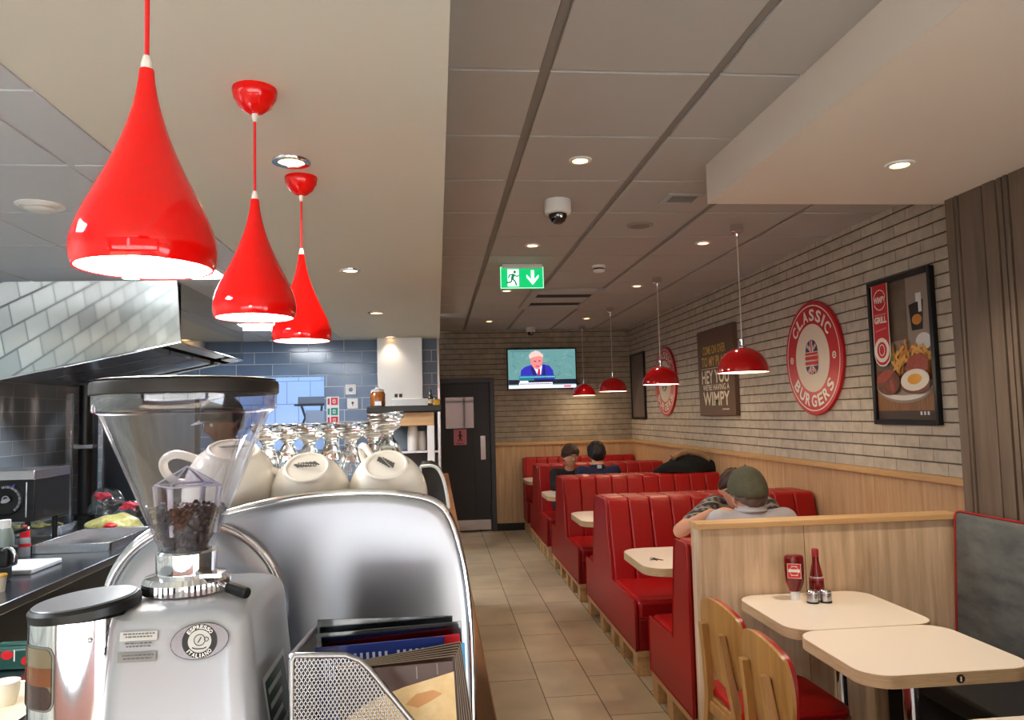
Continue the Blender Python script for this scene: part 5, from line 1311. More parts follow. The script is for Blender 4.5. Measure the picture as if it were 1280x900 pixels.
def hair_mb(M, style, seedv=1):
    ds, fs = sphere_dirs(64, 48); mb = MB(); rr_ = random.Random(seedv); vs = []
    for d in ds:
        p = head_point(d); x, y, z = d
        a = math.atan2(x, y)                                # 0 = face
        back = 0.5 - 0.5 * math.cos(a)                      # 0 face .. 1 nape
        if style == 'boy': line = 0.30 - 0.95 * back ** 0.8
        elif style == 'short': line = 0.40 - 1.0 * back ** 0.9
        else: line = 0.35 - 0.9 * back
        t_ = max(0, min(1, (z - line) / 0.12))
        lump = 0.004 * math.sin(9 * a + 5 * z) * math.sin(7 * z + 2 * a)
        h = -0.006 + t_ * (0.018 + lump + 0.006 * max(0, z) + rr_.random() * 0.002)
        if style == 'boy' and y > 0 and 0.28 < z < 0.7: h += 0.008 * t_
        n = Vector((x / 0.074, y / 0.094, z / 0.116)).normalized()
        vs.append(p + n * h)
    return mb.add(vs, fs, M)
def hand_mb(wrist, direc, palm_n, curl=0.35, side=1, s=1.0):
    """a five fingered hand: direc = towards the fingertips, palm_n = out of the palm, side = thumb side"""
    d = Vector(direc).normalized(); n = Vector(palm_n); n = (n - d * n.dot(d)).normalized(); w_ = d.cross(n) * side
    P = lambda a, b, c: tuple(Vector(wrist) + (d * a + w_ * b + n * c) * s)
    mb = MB()
    pm = skin_mesh([(P(-0.02, 0, 0), 0.026 * s, 0.018 * s), (P(0.03, 0, 0), 0.034 * s, 0.015 * s), (P(0.075, 0, 0.002), 0.038 * s, 0.013 * s), (P(0.09, 0, 0.003), 0.03 * s, 0.011 * s)], [(0, 1), (1, 2), (2, 3)])
    mb.add(pm.v, pm.f)
    for b, L, r in ((0.029, 0.068, 0.0088), (0.010, 0.078, 0.0092), (-0.010, 0.072, 0.0088), (-0.028, 0.056, 0.0078)):
        a, c, q = 0.078, 0.002, 0.0; nodes = [(P(0.06, b * 0.85, 0.001), r * s)]
        for seg_, f in enumerate((0.44, 0.32, 0.24)):
            nodes.append((P(a, b, c), r * s * (1 - 0.08 * seg_)))
            q += curl * (0.6 if seg_ == 0 else 1.0); a += L * f * math.cos(q); c += L * f * math.sin(q)
        nodes.append((P(a, b, c), r * s * 0.78))
        k = skin_mesh(nodes, [(i, i + 1) for i in range(len(nodes) - 1)]); mb.add(k.v, k.f)
    k = skin_mesh([(P(0.01, 0.018, 0.004), 0.013 * s), (P(0.034, 0.04, 0.012), 0.012 * s), (P(0.06, 0.052, 0.022), 0.0105 * s), (P(0.084, 0.054, 0.03), 0.0085 * s)], [(0, 1), (1, 2), (2, 3)]); mb.add(k.v, k.f)
    return mb

def person(label, pos, rz, J, head, skinm, clothes, hair=None, cap=None, hands=None, voxel=0.0055, eyes=True, group=None):
    """J: joints in metres, figure facing +y before turning by rz; one continuous body plus clothing"""
    t = thing('person', label, 'person', (0, 0, 0), group)
    jn = ['pelvis', 'waist', 'chest', 'neck', 'nape', 'shl', 'ell', 'wrl', 'shr', 'elr', 'wrr', 'hil', 'knl', 'anl', 'tol', 'hir', 'knr', 'anr', 'tor']
    R = dict(pelvis=(0.135, 0.105), waist=(0.125, 0.095), chest=(0.145, 0.11), neck=(0.066, 0.06), nape=(0.05, 0.05), shl=(0.06,), ell=(0.044,), wrl=(0.027,), shr=(0.06,), elr=(0.044,), wrr=(0.027,),
             hil=(0.088,), knl=(0.06,), anl=(0.042,), tol=(0.036,), hir=(0.088,), knr=(0.06,), anr=(0.042,), tor=(0.036,))
    E = [('pelvis', 'waist'), ('waist', 'chest'), ('chest', 'neck'), ('neck', 'nape'), ('chest', 'shl'), ('shl', 'ell'), ('ell', 'wrl'), ('chest', 'shr'), ('shr', 'elr'), ('elr', 'wrr'),
         ('pelvis', 'hil'), ('hil', 'knl'), ('knl', 'anl'), ('anl', 'tol'), ('pelvis', 'hir'), ('hir', 'knr'), ('knr', 'anr'), ('anr', 'tor')]
    idx = {k: i for i, k in enumerate(jn)}
    k_ = J.get('scale', 1.0)
    def grow(names, infl=0.0, over={}):
        nm = [n for n in jn if n in names]; ix = {n: i for i, n in enumerate(nm)}
        nodes = []
        for n in nm:
            r = R[n]; r = r if len(r) == 2 else (r[0], r[0])
            nodes.append((over.get(n, J[n]), r[0] * k_ + infl, r[1] * k_ + infl))
        return skin_mesh(nodes, [(ix[a], ix[b]) for a, b in E if a in ix and b in ix])
    mb = grow(jn)
    (hx, hy, hz), hyaw, hpitch, hs = head
    HM = Matrix.Translation((hx, hy, hz)) @ Euler((hpitch, 0, hyaw), 'XYZ').to_matrix().to_4x4() @ Matrix.Scale(hs, 4)
    hm = head_mb(HM); mb.add(hm.v, hm.f)
    for k in ('l', 'r'):
        w_ = Vector(J['wr' + k]); e = Vector(J['el' + k]); hd = (hands or {}).get(k, {})
        dr_ = hd.get('dir', tuple(w_ - e)); pn = hd.get('palm', (0, 0, -1)); 
        hh = hand_mb(tuple(w_), dr_, pn, hd.get('curl', 0.4), hd.get('side', 1 if k == 'l' else -1), 0.95 * k_); mb.add(hh.v, hh.f)
    body = remesh(mb, voxel)
    obj('body', body, skinm, t, smooth=180)
    for name, names, infl, m, over in clothes:
        if isinstance(names, MB): obj(name, names, m, t, smooth=60); continue
        obj(name, remesh(grow(names, infl, over), 0.009, 8), m, t, smooth=180)
    if hair: obj('hair', hair_mb(HM, hair[0]), hair[1], t, smooth=180)
    if eyes:
        for s in (-1, 1):
            e = obj('eye', MB().ell((s * 0.031, 0.0835, 0.0), (0.0125, 0.009, 0.008), 14, 10, HM), WHITE_PL, t, smooth=180)
            obj('iris', MB().ell((s * 0.031, 0.0905, 0.0), (0.0055, 0.003, 0.0055), 12, 8, HM), BLACK, e, smooth=180)
        m = MB()
        for s in (-1, 1): m.tube([HM @ Vector(p) for p in ((s * 0.015, 0.098, 0.018), (s * 0.03, 0.095, 0.023), (s * 0.047, 0.082, 0.018))], 0.003, 6)
        obj('eyebrow', m, hair[1] if hair else BLACK, t, smooth=180)
    if cap:
        ds, fs = sphere_dirs(56, 40); m = MB(); vs = []
        for d in ds:
            p = head_point(d); x, y, z = d; a = math.atan2(x, y); back = 0.5 - 0.5 * math.cos(a)
            line = 0.16 - 0.36 * back; h = 0.017 if z > line else -0.008
            if z > line and z - line < 0.06: h = 0.015
            vs.append(p + Vector((x / 0.074, y / 0.094, z / 0.116)).normalized() * (h + 0.008 * max(0, z)))
        m.add(vs, fs, HM)
        c = obj('cap', m, cap, t, smooth=60)
        m = MB(); vs = []; fs = []; n = 16                   # peak
        for i in range(n + 1):
            a = math.radians(-62 + 124 * i / n); e = math.cos(a * 1.35)
            b0 = Vector((0.079 * math.sin(a), 0.096 * math.cos(a), 0.026)); b1 = b0 + Vector((0.012 * math.sin(a), 0.068 * max(e, 0), -0.012 * max(e, 0)))
            vs += [b0, b1, b0 + Vector((0, 0, 0.004)), b1 + Vector((0, 0, 0.003))]
        for i in range(n):
            o_ = 4 * i
            fs += [(o_, o_ + 4, o_ + 5, o_ + 1), (o_ + 2, o_ + 3, o_ + 7, o_ + 6), (o_ + 1, o_ + 5, o_ + 7, o_ + 3), (o_, o_ + 2, o_ + 6, o_ + 4)]
        m.add(vs, fs, HM); obj('peak', m, cap, c, smooth=50)
        obj('button', MB().ell((0, 0, 0.1395), (0.006, 0.006, 0.004), 12, 8, HM), cap, c)
    t.location = pos; t.rotation_euler = (0, 0, rz)
    return t
TORSO = ['pelvis', 'waist', 'chest', 'neck', 'shl', 'shr']
LEGS = ['pelvis', 'hil', 'knl', 'anl', 'hir', 'knr', 'anr']
FEET_L, FEET_R = ['anl', 'tol'], ['anr', 'tor']
def seated(k=1.0, seat=0.455, **kw):
    J = dict(pelvis=(0, 0, seat + 0.11), waist=(0, -0.01, seat + 0.26), chest=(0, 0.0, seat + 0.43 * k), neck=(0, 0.01, seat + 0.565 * k), nape=(0, 0.025, seat + 0.63 * k),
             shl=(-0.165 * k, 0.0, seat + 0.50 * k), ell=(-0.22 * k, 0.1, seat + 0.27), wrl=(-0.13, 0.3, seat + 0.31), shr=(0.165 * k, 0.0, seat + 0.50 * k), elr=(0.22 * k, 0.1, seat + 0.27), wrr=(0.13, 0.3, seat + 0.31),
             hil=(-0.095, 0.05, seat + 0.095), knl=(-0.11, 0.43, seat + 0.07), anl=(-0.11, 0.42, 0.075), tol=(-0.12, 0.54, 0.04), hir=(0.095, 0.05, seat + 0.095), knr=(0.11, 0.43, seat + 0.07), anr=(0.11, 0.42, 0.075), tor=(0.12, 0.54, 0.04), scale=k)
    J.update(kw); return J
SHOE = mat('shoe_black', (24, 22, 22), 0.5); JEANS = mat('dark_trousers', (34, 38, 52), 0.8)
GREYTEE = mat('grey_tee', (186, 182, 184), 0.85, noise=(6, (170, 166, 170), (1, 1, 1)), bump=(11, 0.25, (1, 1, 1)))
CAPGREEN = mat('olive_cap', (92, 90, 68), 0.85, noise=(30, (80, 78, 60), (1, 1, 1)))
PLAID = plaid_mat('plaid_shirt')
NAVY = mat('navy_jacket', (20, 28, 58), 0.8); BLKTOP = mat('black_top', (20, 20, 22), 0.8)
def base_clothes(top, trousers=JEANS, sleeve='short', J=None, cut=0.62):
    over = {'neck': tuple(Vector(J['chest']) + (Vector(J['neck']) - Vector(J['chest'])) * 0.82)}
    for k in 'lr':
        s, e = Vector(J['sh' + k]), Vector(J['el' + k]); w_ = Vector(J['wr' + k])
        if sleeve == 'short': over['el' + k] = tuple(s + (e - s) * cut)
    names = TORSO + ['ell', 'elr'] + (['wrl', 'wrr'] if sleeve == 'long' else [])
    c = [('shirt', names, 0.012, top, over), ('trousers', LEGS, 0.012, trousers, {})]
    c += [('shoe', FEET_L, 0.014, SHOE, {}), ('shoe', FEET_R, 0.014, SHOE, {})]
    return c
# diner in a cap, his back to us, on the bench behind the partition
J = seated(1.06, wrl=(-0.12, 0.33, 0.80), ell=(-0.27, 0.13, 0.75), wrr=(0.12, 0.33, 0.80), elr=(0.27, 0.13, 0.75), chest=(0, 0, 0.915), neck=(0, 0.012, 1.055), nape=(0, 0.03, 1.09), shl=(-0.18, 0, 0.985), shr=(0.18, 0, 0.985))
J.update(knl=(-0.12, 0.40, 0.535), knr=(0.09, 0.40, 0.535), anl=(-0.12, 0.33, 0.075), anr=(0.09, 0.33, 0.075), tol=(-0.13, 0.44, 0.04), tor=(0.09, 0.44, 0.04))
collar = MB().torus((0, 0.012, 1.050), 0.080, 0.008, 'z', 36, 10)
person('person in an olive cap and grey t-shirt, back to us, behind the partition', (1.685, 4.015, 0), 0.0, J, ((0.0, 0.04, 1.128), math.radians(6), math.radians(-6), 1.14), SKIN,
       base_clothes(GREYTEE, J=J) + [('collar', collar, 0, GREYTEE, {})], hair=('short', mat('grey_hair', (116, 96, 84), 0.7)), cap=CAPGREEN)
# diner in a plaid shirt across the table, leaning on his elbow, mostly hidden
J = seated(1.0)
J.update(pelvis=(-0.07, 0, 0.565), hir=(0.0, 0.05, 0.55), hil=(-0.17, 0.05, 0.55), knr=(0.0, 0.39, 0.53), knl=(-0.2, 0.39, 0.53), anr=(0.0, 0.33, 0.075), anl=(-0.2, 0.33, 0.075), tor=(0.0, 0.44, 0.04), tol=(-0.2, 0.44, 0.04))
J.update(waist=(0.0, 0.06, 0.70), chest=(0.03, 0.17, 0.89), neck=(0.06, 0.24, 1.0), nape=(0.085, 0.27, 1.04), shl=(-0.15, 0.20, 0.97), shr=(0.19, 0.20, 0.99),
         elr=(0.475, 0.385, 0.875), wrr=(0.31, 0.47, 0.985), ell=(-0.24, 0.34, 0.82), wrl=(-0.12, 0.52, 0.80))
person('person in a plaid shirt leaning on one elbow, face hidden by the olive cap', (1.92, 4.90, 0), PI, J, ((0.10, 0.30, 1.105), math.radians(-8), math.radians(-14), 1.0), SKIN,
       base_clothes(PLAID, J=J, sleeve='short', cut=0.72), hair=('short', HAIR_BR), hands=dict(r=dict(dir=(-0.97, 0.02, 0.22), palm=(0, -0.2, -1), curl=0.22)))
# two boys at the far booth
J = seated(0.88)
J.update(waist=(0, 0.05, 0.69), chest=(0, 0.14, 0.86), neck=(0.0, 0.20, 0.955), nape=(0, 0.225, 1.0), shl=(-0.155, 0.16, 0.92), shr=(0.155, 0.16, 0.92), ell=(-0.19, 0.3, 0.78), elr=(0.19, 0.3, 0.78), wrl=(-0.07, 0.44, 0.78), wrr=(0.07, 0.44, 0.78))
person('boy with brown hair and dark top facing us, leaning over the far table', (1.475, 8.74, 0), PI, J, ((0.0, 0.27, 1.115), math.radians(18), math.radians(-8), 1.08), SKIN, base_clothes(BLKTOP, J=J, sleeve='long'), hair=('boy', HAIR_BR))
J = seated(1.04); J.update(chest=(0, 0, 0.89), hil=(-0.06, 0.05, 0.55), knl=(-0.02, 0.40, 0.53), anl=(-0.02, 0.34, 0.075), tol=(-0.02, 0.45, 0.04), knr=(0.18, 0.40, 0.53), anr=(0.18, 0.34, 0.075), tor=(0.18, 0.45, 0.04), ell=(-0.2, 0.16, 0.75), elr=(0.2, 0.16, 0.75), wrl=(-0.1, 0.33, 0.80), wrr=(0.1, 0.33, 0.80))
t = person('boy with black hair and navy jacket seated with his back to us', (1.655, 7.83, 0), 0, J, ((0, 0.045, 1.16), 0, math.radians(-4), 1.08), SKIN, base_clothes(NAVY, J=J, sleeve='long'), hair=('boy', HAIR_BK))
obj('collar_patch', MB().box(-0.022, 0.022, -0.078, -0.07, 1.02, 1.055), mat('patch_white', (206, 204, 206), 0.7), t, bevel=0.002)
# cook behind the counter, seen through the hopper
J = dict(pelvis=(0, 0, 0.95), waist=(0, 0, 1.10), chest=(0, 0.0, 1.29), neck=(0, 0.0, 1.43), nape=(0, 0.02, 1.49), shl=(-0.175, 0, 1.37), ell=(-0.24, 0.03, 1.10), wrl=(-0.2, 0.22, 1.0), shr=(0.175, 0, 1.37), elr=(0.24, 0.03, 1.10), wrr=(0.2, 0.22, 1.0),
         hil=(-0.09, 0, 0.90), knl=(-0.1, 0.02, 0.50), anl=(-0.1, -0.02, 0.09), tol=(-0.12, 0.12, 0.045), hir=(0.09, 0, 0.90), knr=(0.1, 0.02, 0.50), anr=(0.1, -0.02, 0.09), tor=(0.12, 0.12, 0.045))
person('person in a black cap and dark red shirt working behind the counter', (-1.015, 3.9, 0), math.radians(125), J, ((0, 0.04, 1.60), math.radians(10), math.radians(-12), 1.0), SKIN_D,
       base_clothes(mat('staff_red', (96, 22, 28), 0.8), BLKTOP, J=J), hair=('short', HAIR_BK), cap=mat('staff_cap', (20, 20, 24), 0.8))
# coat with fur trimmed hood heaped over the bench top
t = thing('coat', 'black coat with pale fur trimmed hood heaped on the middle bench', 'coat', (2.45, 7.4, 0.987))
ds, fs = sphere_dirs(48, 30); m = MB(); vs = []
for x, y, z in ds:
    q = 1 + 0.10 * math.sin(5 * x + 3 * z) * math.cos(4 * y + 2 * x)
    zz = 0.21 * max(z, -0.4) * q * (1 - 0.45 * max(0, -x - 0.1)) ; vs.append((2.46 + 0.33 * x * q, 7.40 + 0.15 * y * q, 0.988 + max(0.0, 0.17 * z * q * (1 - 0.45 * max(0, -x - 0.1)))))
obj('body', m.add(vs, fs), mat('coat_black', (14, 14, 15), 0.9, bump=(20, 0.5, (1, 1, 1))), t, smooth=180)
path = [(2.30, 7.40, 1.115), (2.40, 7.43, 1.15), (2.50, 7.44, 1.16), (2.60, 7.44, 1.14), (2.685, 7.43, 1.08)]
m = MB().tube(spline([(x, y - 0.06, z + 0.02) for x, y, z in path], 6), 0.03, 12)
rf = random.Random(3)
for v in m.v: v += Vector((rf.uniform(-1, 1), rf.uniform(-1, 1), rf.uniform(-1, 1))) * 0.007
obj('fur_trim', m, mat('fur_pale', (150, 122, 92), 0.9), t, smooth=60)
# ================================================================== KITCHEN
t = thing('extractor_hood', 'large polished steel extractor hood on the kitchen wall', 'extractor hood', (-2.3, 5.5, 1.95))
hx = -1.62
sec = [(XL, 2.495), (hx, 2.495), (hx, 2.107), (XL, 1.86)]
# thin skin all round, open underneath, so that the sloping underside shows its filters
m = MB()
vs = [(x, y + (2.495 - z) * 0.2, z) for y in (4.94, 4.955) for x, z in sec]
m.add(vs, [(3, 2, 1, 0), (4, 5, 6, 7), (0, 1, 5, 4), (1, 2, 6, 5), (2, 3, 7, 6), (3, 0, 4, 7)]).prism(sec, 'y', 6.585, 6.60).box(hx - 0.015, hx, 5.02, 6.585, 2.107, 2.495)
obj('canopy', m, STEEL_MIRROR, t, smooth=0)
obj('lip', MB().tube([(XL + 0.01, 5.068, 1.866), (hx - 0.004, 5.019, 2.108), (hx - 0.004, 6.59, 2.108)], 0.007, 8), CHROME, t, smooth=80)
def slab(y0, y1, x0, x1, dz0, dz1):
    f = lambda x: 1.86 + (x - XL) * (2.107 - 1.86) / (hx - XL)
    m = MB(); vs = [(x, y, f(x) + dz) for dz in (dz0, dz1) for y in (y0, y1) for x in (x0, x1)]
    return m.add(vs, [(0, 2, 3, 1), (4, 5, 7, 6), (0, 1, 5, 4), (2, 6, 7, 3), (0, 4, 6, 2), (1, 3, 7, 5)])
obj('underside', slab(5.08, 6.58, XL + 0.02, hx - 0.02, 0.10, 0.11), STEEL_DARK, t)
for k in range(3):
    obj('filter', slab(5.10 + k * 0.49, 5.55 + k * 0.49, XL + 0.1, hx - 0.25, 0.02, 0.05), STEEL, t)
obj('light_strip', slab(5.15, 6.5, hx - 0.2, hx - 0.1, 0.05, 0.075), mat('strip_glass', (190, 200, 205), 0.2), t)

# steel splash panel and pipe at the end of the kitchen run
t = thing('splash_panel', 'tall dull steel panel at the end of the kitchen worktop', 'panel', (-2.4, 6.7, 0))
obj('sheet', MB().box(XL + 0.01, -2.02, 6.66, 6.69, 0.0, 1.95), mat('dull_steel', (112, 116, 124), 0.32, metal=0.9), t, bevel=0.003)
obj('edge_strip', MB().box(-2.03, -1.995, 6.65, 6.70, 0, 1.95), BLACK, t, bevel=0.003)
t = thing('drain_pipe', 'thick black vertical pipe rising from the worktop to the hood', 'pipe', (-2.66, 6.1, 0.9))
obj('pipe', MB().cyl((-2.66, 6.1, 0.93), (-2.66, 6.1, 1.9), 0.05, seg=28), BLACK, t, smooth=40)
obj('flange', MB().lathe([(0, 0), (0.075, 0), (0.075, 0.02), (0.055, 0.03), (0, 0.03)], (-2.66, 6.1, 0.9), 28), BLACK, t)
obj('bracket', MB().box(-2.73, -2.59, 6.05, 6.15, 1.42, 1.45), STEEL, t, bevel=0.003)
obj('cover_strip', MB().box(-2.80, -2.755, 6.08, 6.11, 0.9, 1.84).box(-2.565, -2.53, 6.08, 6.11, 0.9, 1.84), STEEL_MIRROR, t, bevel=0.003)

# back worktop
t = thing('back_worktop', 'dark steel worktop running along the kitchen wall', 'worktop', (-2.3, 4.6, 0))
obj('worktop', MB().box(XL + 0.005, -1.72, 2.4, 6.64, 0.86, 0.90), STEEL_DARK, t, bevel=0.004)
obj('carcass', MB().box(XL + 0.005, -1.76, 2.42, 6.62, 0.1, 0.86), BLACK, t)
obj('plinth', MB().box(XL + 0.005, -1.80, 2.45, 6.6, 0, 0.1), BLACK_MATT, t)

# grill toaster with a round dial
t = thing('toaster_oven', 'steel topped black oven with a round dial at the left edge', 'oven', (-2.55, 4.75, 0.9))
ox0, ox1, oy0, oy1 = -2.86, -2.262, 4.56, 4.98
obj('body', MB().box(ox0, ox1, oy0 + 0.01, oy1, 1.065, 1.31), BLACK, t, bevel=0.006)
obj('top_cover', MB().box(ox0, ox1 + 0.004, oy0 - 0.004, oy1, 1.298, 1.352), STEEL, t, bevel=0.004)
obj('edge_trim', MB().box(ox1 - 0.045, ox1 - 0.038, oy0 + 0.002, oy0 + 0.01, 1.09, 1.285), CHROME, t)
M = Matrix.Translation((-2.41, oy0 + 0.01, 1.19)) @ Matrix.Rotation(PI / 2, 4, 'X')
dl = obj('dial', MB().lathe([(0.088, 0), (0.088, 0.006), (0.08, 0.008), (0.06, 0.004), (0, 0.004)], seg=48, M=M), mat('dial_black', (12, 12, 16), 0.2), t)
a = Art((-2.41, oy0 + 0.0025, 1.19), mats=dict(w=mat('dial_print', (170, 170, 176), 0.4), b=mat('dial_blue', (70, 70, 150), 0.4)), **FACE_F)
for k in range(26):
    q = -0.9 + k * 0.11
    a.line([(0.066 * math.cos(q), 0.066 * math.sin(q)), (0.078 * math.cos(q), 0.078 * math.sin(q))], 0.003 + 0.003 * (k % 3 == 0), 'w')
a.ell(0, -0.004, 0.026, 0.011, 'w', rot=0.3).ring(0, 0.004, 0.014, 0.02, 'w', 24).poly([(0.02, 0.07), (0.05, 0.09), (0.045, 0.07)], 'b').poly([(-0.05, 0.08), (-0.07, 0.06), (-0.04, 0.065)], 'b')
a.done('dial_markings', dl)
for x in (ox0 + 0.06, ox1 - 0.06):
    for y in (oy0 + 0.06, oy1 - 0.05): obj('leg', MB().lathe([(0, 0), (0.02, 0), (0.016, 0.02), (0.016, 0.17), (0, 0.17)], (x, y, 0.9), 16), BLACK, t)

# things on the back worktop
t = thing('squeeze_bottle', 'clear squeeze bottle with red cap below the oven', 'bottle', (-2.255, 4.52, 0.9))
obj('bottle', MB().lathe([(0, 0), (0.026, 0), (0.028, 0.01), (0.028, 0.09), (0.02, 0.105), (0, 0.105)], (-2.235, 4.42, 0.9), 28), mat('bottle_grey', (120, 122, 124), 0.2, coat=0.3), t, smooth=40)
obj('label', MB().lathe([(0.0285, 0.05), (0.0285, 0.068)], (-2.235, 4.42, 0.9), 28), RED_INK, t)
obj('cap', MB().lathe([(0, 0.1), (0.024, 0.1), (0.024, 0.135), (0.012, 0.145), (0.008, 0.165), (0, 0.165)], (-2.235, 4.42, 0.9), 24), RED_INK, t, smooth=40)
t = thing('frying_pan', 'small black pan with its long handle pointing right', 'pan', (-2.44, 4.30, 0.9))
obj('pan', MB().lathe([(0, 0.0), (0.08, 0.0), (0.1, 0.035), (0.103, 0.035), (0.083, -0.0), (0, 0.003)][:4] + [(0.098, 0.035), (0.078, 0.004), (0, 0.004)], (-2.44, 4.30, 0.985), 36), BLACK, t, smooth=40)
obj('handle', MB().tube([(-2.345, 4.28, 1.015), (-2.22, 4.24, 1.045), (-2.11, 4.2, 1.075)], [0.01, 0.011, 0.013], 12), BLACK, t, smooth=80)
obj('rivet', MB().ell((-2.105, 4.198, 1.0765), (0.007, 0.007, 0.007)), CHROME, t)
t = thing('pan_stand', 'low black ring stand under the small pan', 'stand', (-2.44, 4.30, 0.9))
obj('ring', MB().torus((-2.44, 4.30, 0.976), 0.07, 0.008, 'z', 32, 8), BLACK, t, smooth=80)
for k in range(3):
    q = k * 2.1; obj('leg', MB().cyl((-2.44 + 0.07 * math.cos(q), 4.3 + 0.07 * math.sin(q), 0.976), (-2.44 + 0.085 * math.cos(q), 4.3 + 0.085 * math.sin(q), 0.9), 0.007, seg=10), BLACK, t)
t = thing('steam_machine', 'dark kitchen appliance with chrome tap and a pale jar on top at the left edge', 'appliance', (-2.0, 3.65, 0.9))
obj('body', MB().box(-2.22, -1.95, 3.56, 3.76, 0.9, 1.09), BLACK, t, bevel=0.01)
obj('glass_jar', MB().lathe([(0, 0), (0.036, 0), (0.038, 0.03), (0.034, 0.06), (0.028, 0.08), (0, 0.08)], (-1.905, 3.60, 1.075), 28), mat('jar_green', (126, 140, 134), 0.2, coat=0.4), t, smooth=40)
obj('jar_cap', MB().lathe([(0, 0.08), (0.024, 0.08), (0.024, 0.115), (0, 0.117)], (-1.905, 3.60, 1.075), 24), WHITE_PL, t)
obj('tap', MB().tube(spline([(-1.90, 3.57, 1.06), (-1.86, 3.55, 1.075), (-1.83, 3.54, 1.05), (-1.83, 3.54, 1.015)], 4), 0.008, 10), CHROME, t, smooth=80)
obj('spout', MB().box(-1.955, -1.865, 3.56, 3.645, 0.985, 1.075), BLACK, t, bevel=0.012)
t = thing('paper_cup', 'pale paper cup with a yellow rim at the left edge', 'cup', (-1.895, 3.52, 0.9))
obj('cup', MB().lathe([(0, 0), (0.026, 0), (0.033, 0.066), (0.031, 0.066), (0.025, 0.004), (0, 0.004)], (-1.875, 3.50, 0.9), 28), mat('paper_pale', (214, 204, 186), 0.6), t, smooth=40)
obj('rim', MB().lathe([(0.0325, 0.062), (0.0345, 0.067), (0.0325, 0.073), (0.030, 0.07)], (-1.875, 3.50, 0.9), 28), mat('rim_yellow', (222, 170, 60), 0.5), t)
t = thing('chopping_board', 'white plastic chopping board on the dark worktop', 'chopping board', (-2.0, 4.0, 0.9))
obj('board', MB().box(-2.20, -1.92, 3.86, 4.16, 0.9, 0.925), mat('board_white', (214, 220, 226), 0.35), t, bevel=0.006)
obj('juice_groove', MB().box(-2.18, -1.94, 3.885, 3.891, 0.9248, 0.9256).box(-2.18, -1.94, 4.124, 4.13, 0.9248, 0.9256).box(-2.18, -2.174, 3.885, 4.13, 0.9248, 0.9256).box(-1.946, -1.94, 3.885, 4.13, 0.9248, 0.9256), mat('groove_grey', (170, 176, 182), 0.4), t)
t = thing('sink_tray', 'shallow steel tray with raised rim on the worktop', 'tray', (-2.05, 4.85, 0.9))
x0, x1, y0, y1 = -2.22, -1.80, 4.45, 5.08
obj('basin', MB().box(x0 + 0.012, x1 - 0.012, y0 + 0.012, y1 - 0.012, 0.902, 0.908), STEEL, t)
obj('rim', MB().box(x0, x0 + 0.012, y0, y1, 0.90, 0.95).box(x1 - 0.012, x1, y0, y1, 0.90, 0.95).box(x0, x1, y0, y0 + 0.012, 0.90, 0.95).box(x0, x1, y1 - 0.012, y1, 0.90, 0.95), STEEL, t, bevel=0.003)
rr = random.Random(6)
def lumpy(c, r, seedv, amp=0.16, nu=26, nv=18):
    g = random.Random(seedv); ph = [g.random() * 6 for _ in range(6)]
    ds, fs = sphere_dirs(nu, nv); m = MB()
    m.add([(c[0] + r[0] * x * (1 + amp * math.sin(5 * x + ph[0] + 3 * z)), c[1] + r[1] * y * (1 + amp * math.sin(6 * y + ph[1] + 2 * x)), c[2] + r[2] * max(z, -0.55) * (1 + amp * math.sin(7 * x + ph[2]) * math.sin(5 * y + ph[3]))) for x, y, z in ds], fs)
    return m
t = thing('salad_bag', 'yellow green bag of shredded lettuce with a red printed patch', 'food bag', (-2.12, 5.32, 0.9))
obj('bag', lumpy((-2.12, 5.32, 0.94), (0.17, 0.14, 0.065), 2), mat('lettuce_yellow', (146, 138, 70), 0.35, coat=0.4, noise=(40, (190, 184, 124), (1, 1, 1))), t, smooth=180)
obj('printed_patch', lumpy((-2.10, 5.185, 0.948), (0.045, 0.03, 0.018), 4), RED_INK, t, smooth=180)
for k, (x, y, z, l) in enumerate(((-2.38, 5.78, 0.9, 'crumpled clear bag with red print leaning behind the lettuce, upper one'), (-2.13, 5.62, 0.9, 'crumpled clear bag with red print just above the lettuce, right one'))):
    t = thing('film_bag', l, 'food bag', (x, y, z), 'crumpled clear bags with red print')
    h = 0.23 if k == 0 else 0.16
    obj('film', lumpy((x, y, z + h * 0.5), (0.12, 0.07, h * 0.52), 7 + k, 0.22), thin_clear('clear_film', (222, 228, 228), 0.16, 0.12, 0.6) if 'clear_film' not in bpy.data.materials else bpy.data.materials['clear_film'], t, smooth=60)
    obj('printed_patch', lumpy((x + 0.0, y - 0.065, z + h * 0.8), (0.055, 0.025, 0.03), 12 + k, 0.4), mat('print_pink_red', (176, 52, 66), 0.35), t, smooth=60)
m = MB()
t = thing('foil_tray', 'long foil tray of dark greens behind the steel tray', 'tray', (-2.6, 5.3, 0.9))
obj('tray', MB().prism([(-2.80, 0.955), (-2.77, 0.9), (-2.45, 0.9), (-2.42, 0.955), (-2.43, 0.955), (-2.455, 0.908), (-2.765, 0.908), (-2.79, 0.955)], 'y', 5.15, 5.45), STEEL, t, bevel=0.003)
m = MB()
for k in range(26): m.ell((-2.74 + rr.random() * 0.27, 5.18 + rr.random() * 0.24, 0.94 + rr.random() * 0.02), (0.03, 0.02, 0.012), 8, 6)
obj('greens', m, mat('dark_greens', (60, 66, 34), 0.5, noise=(60, (120, 112, 60), (1, 1, 1))), t, smooth=60)

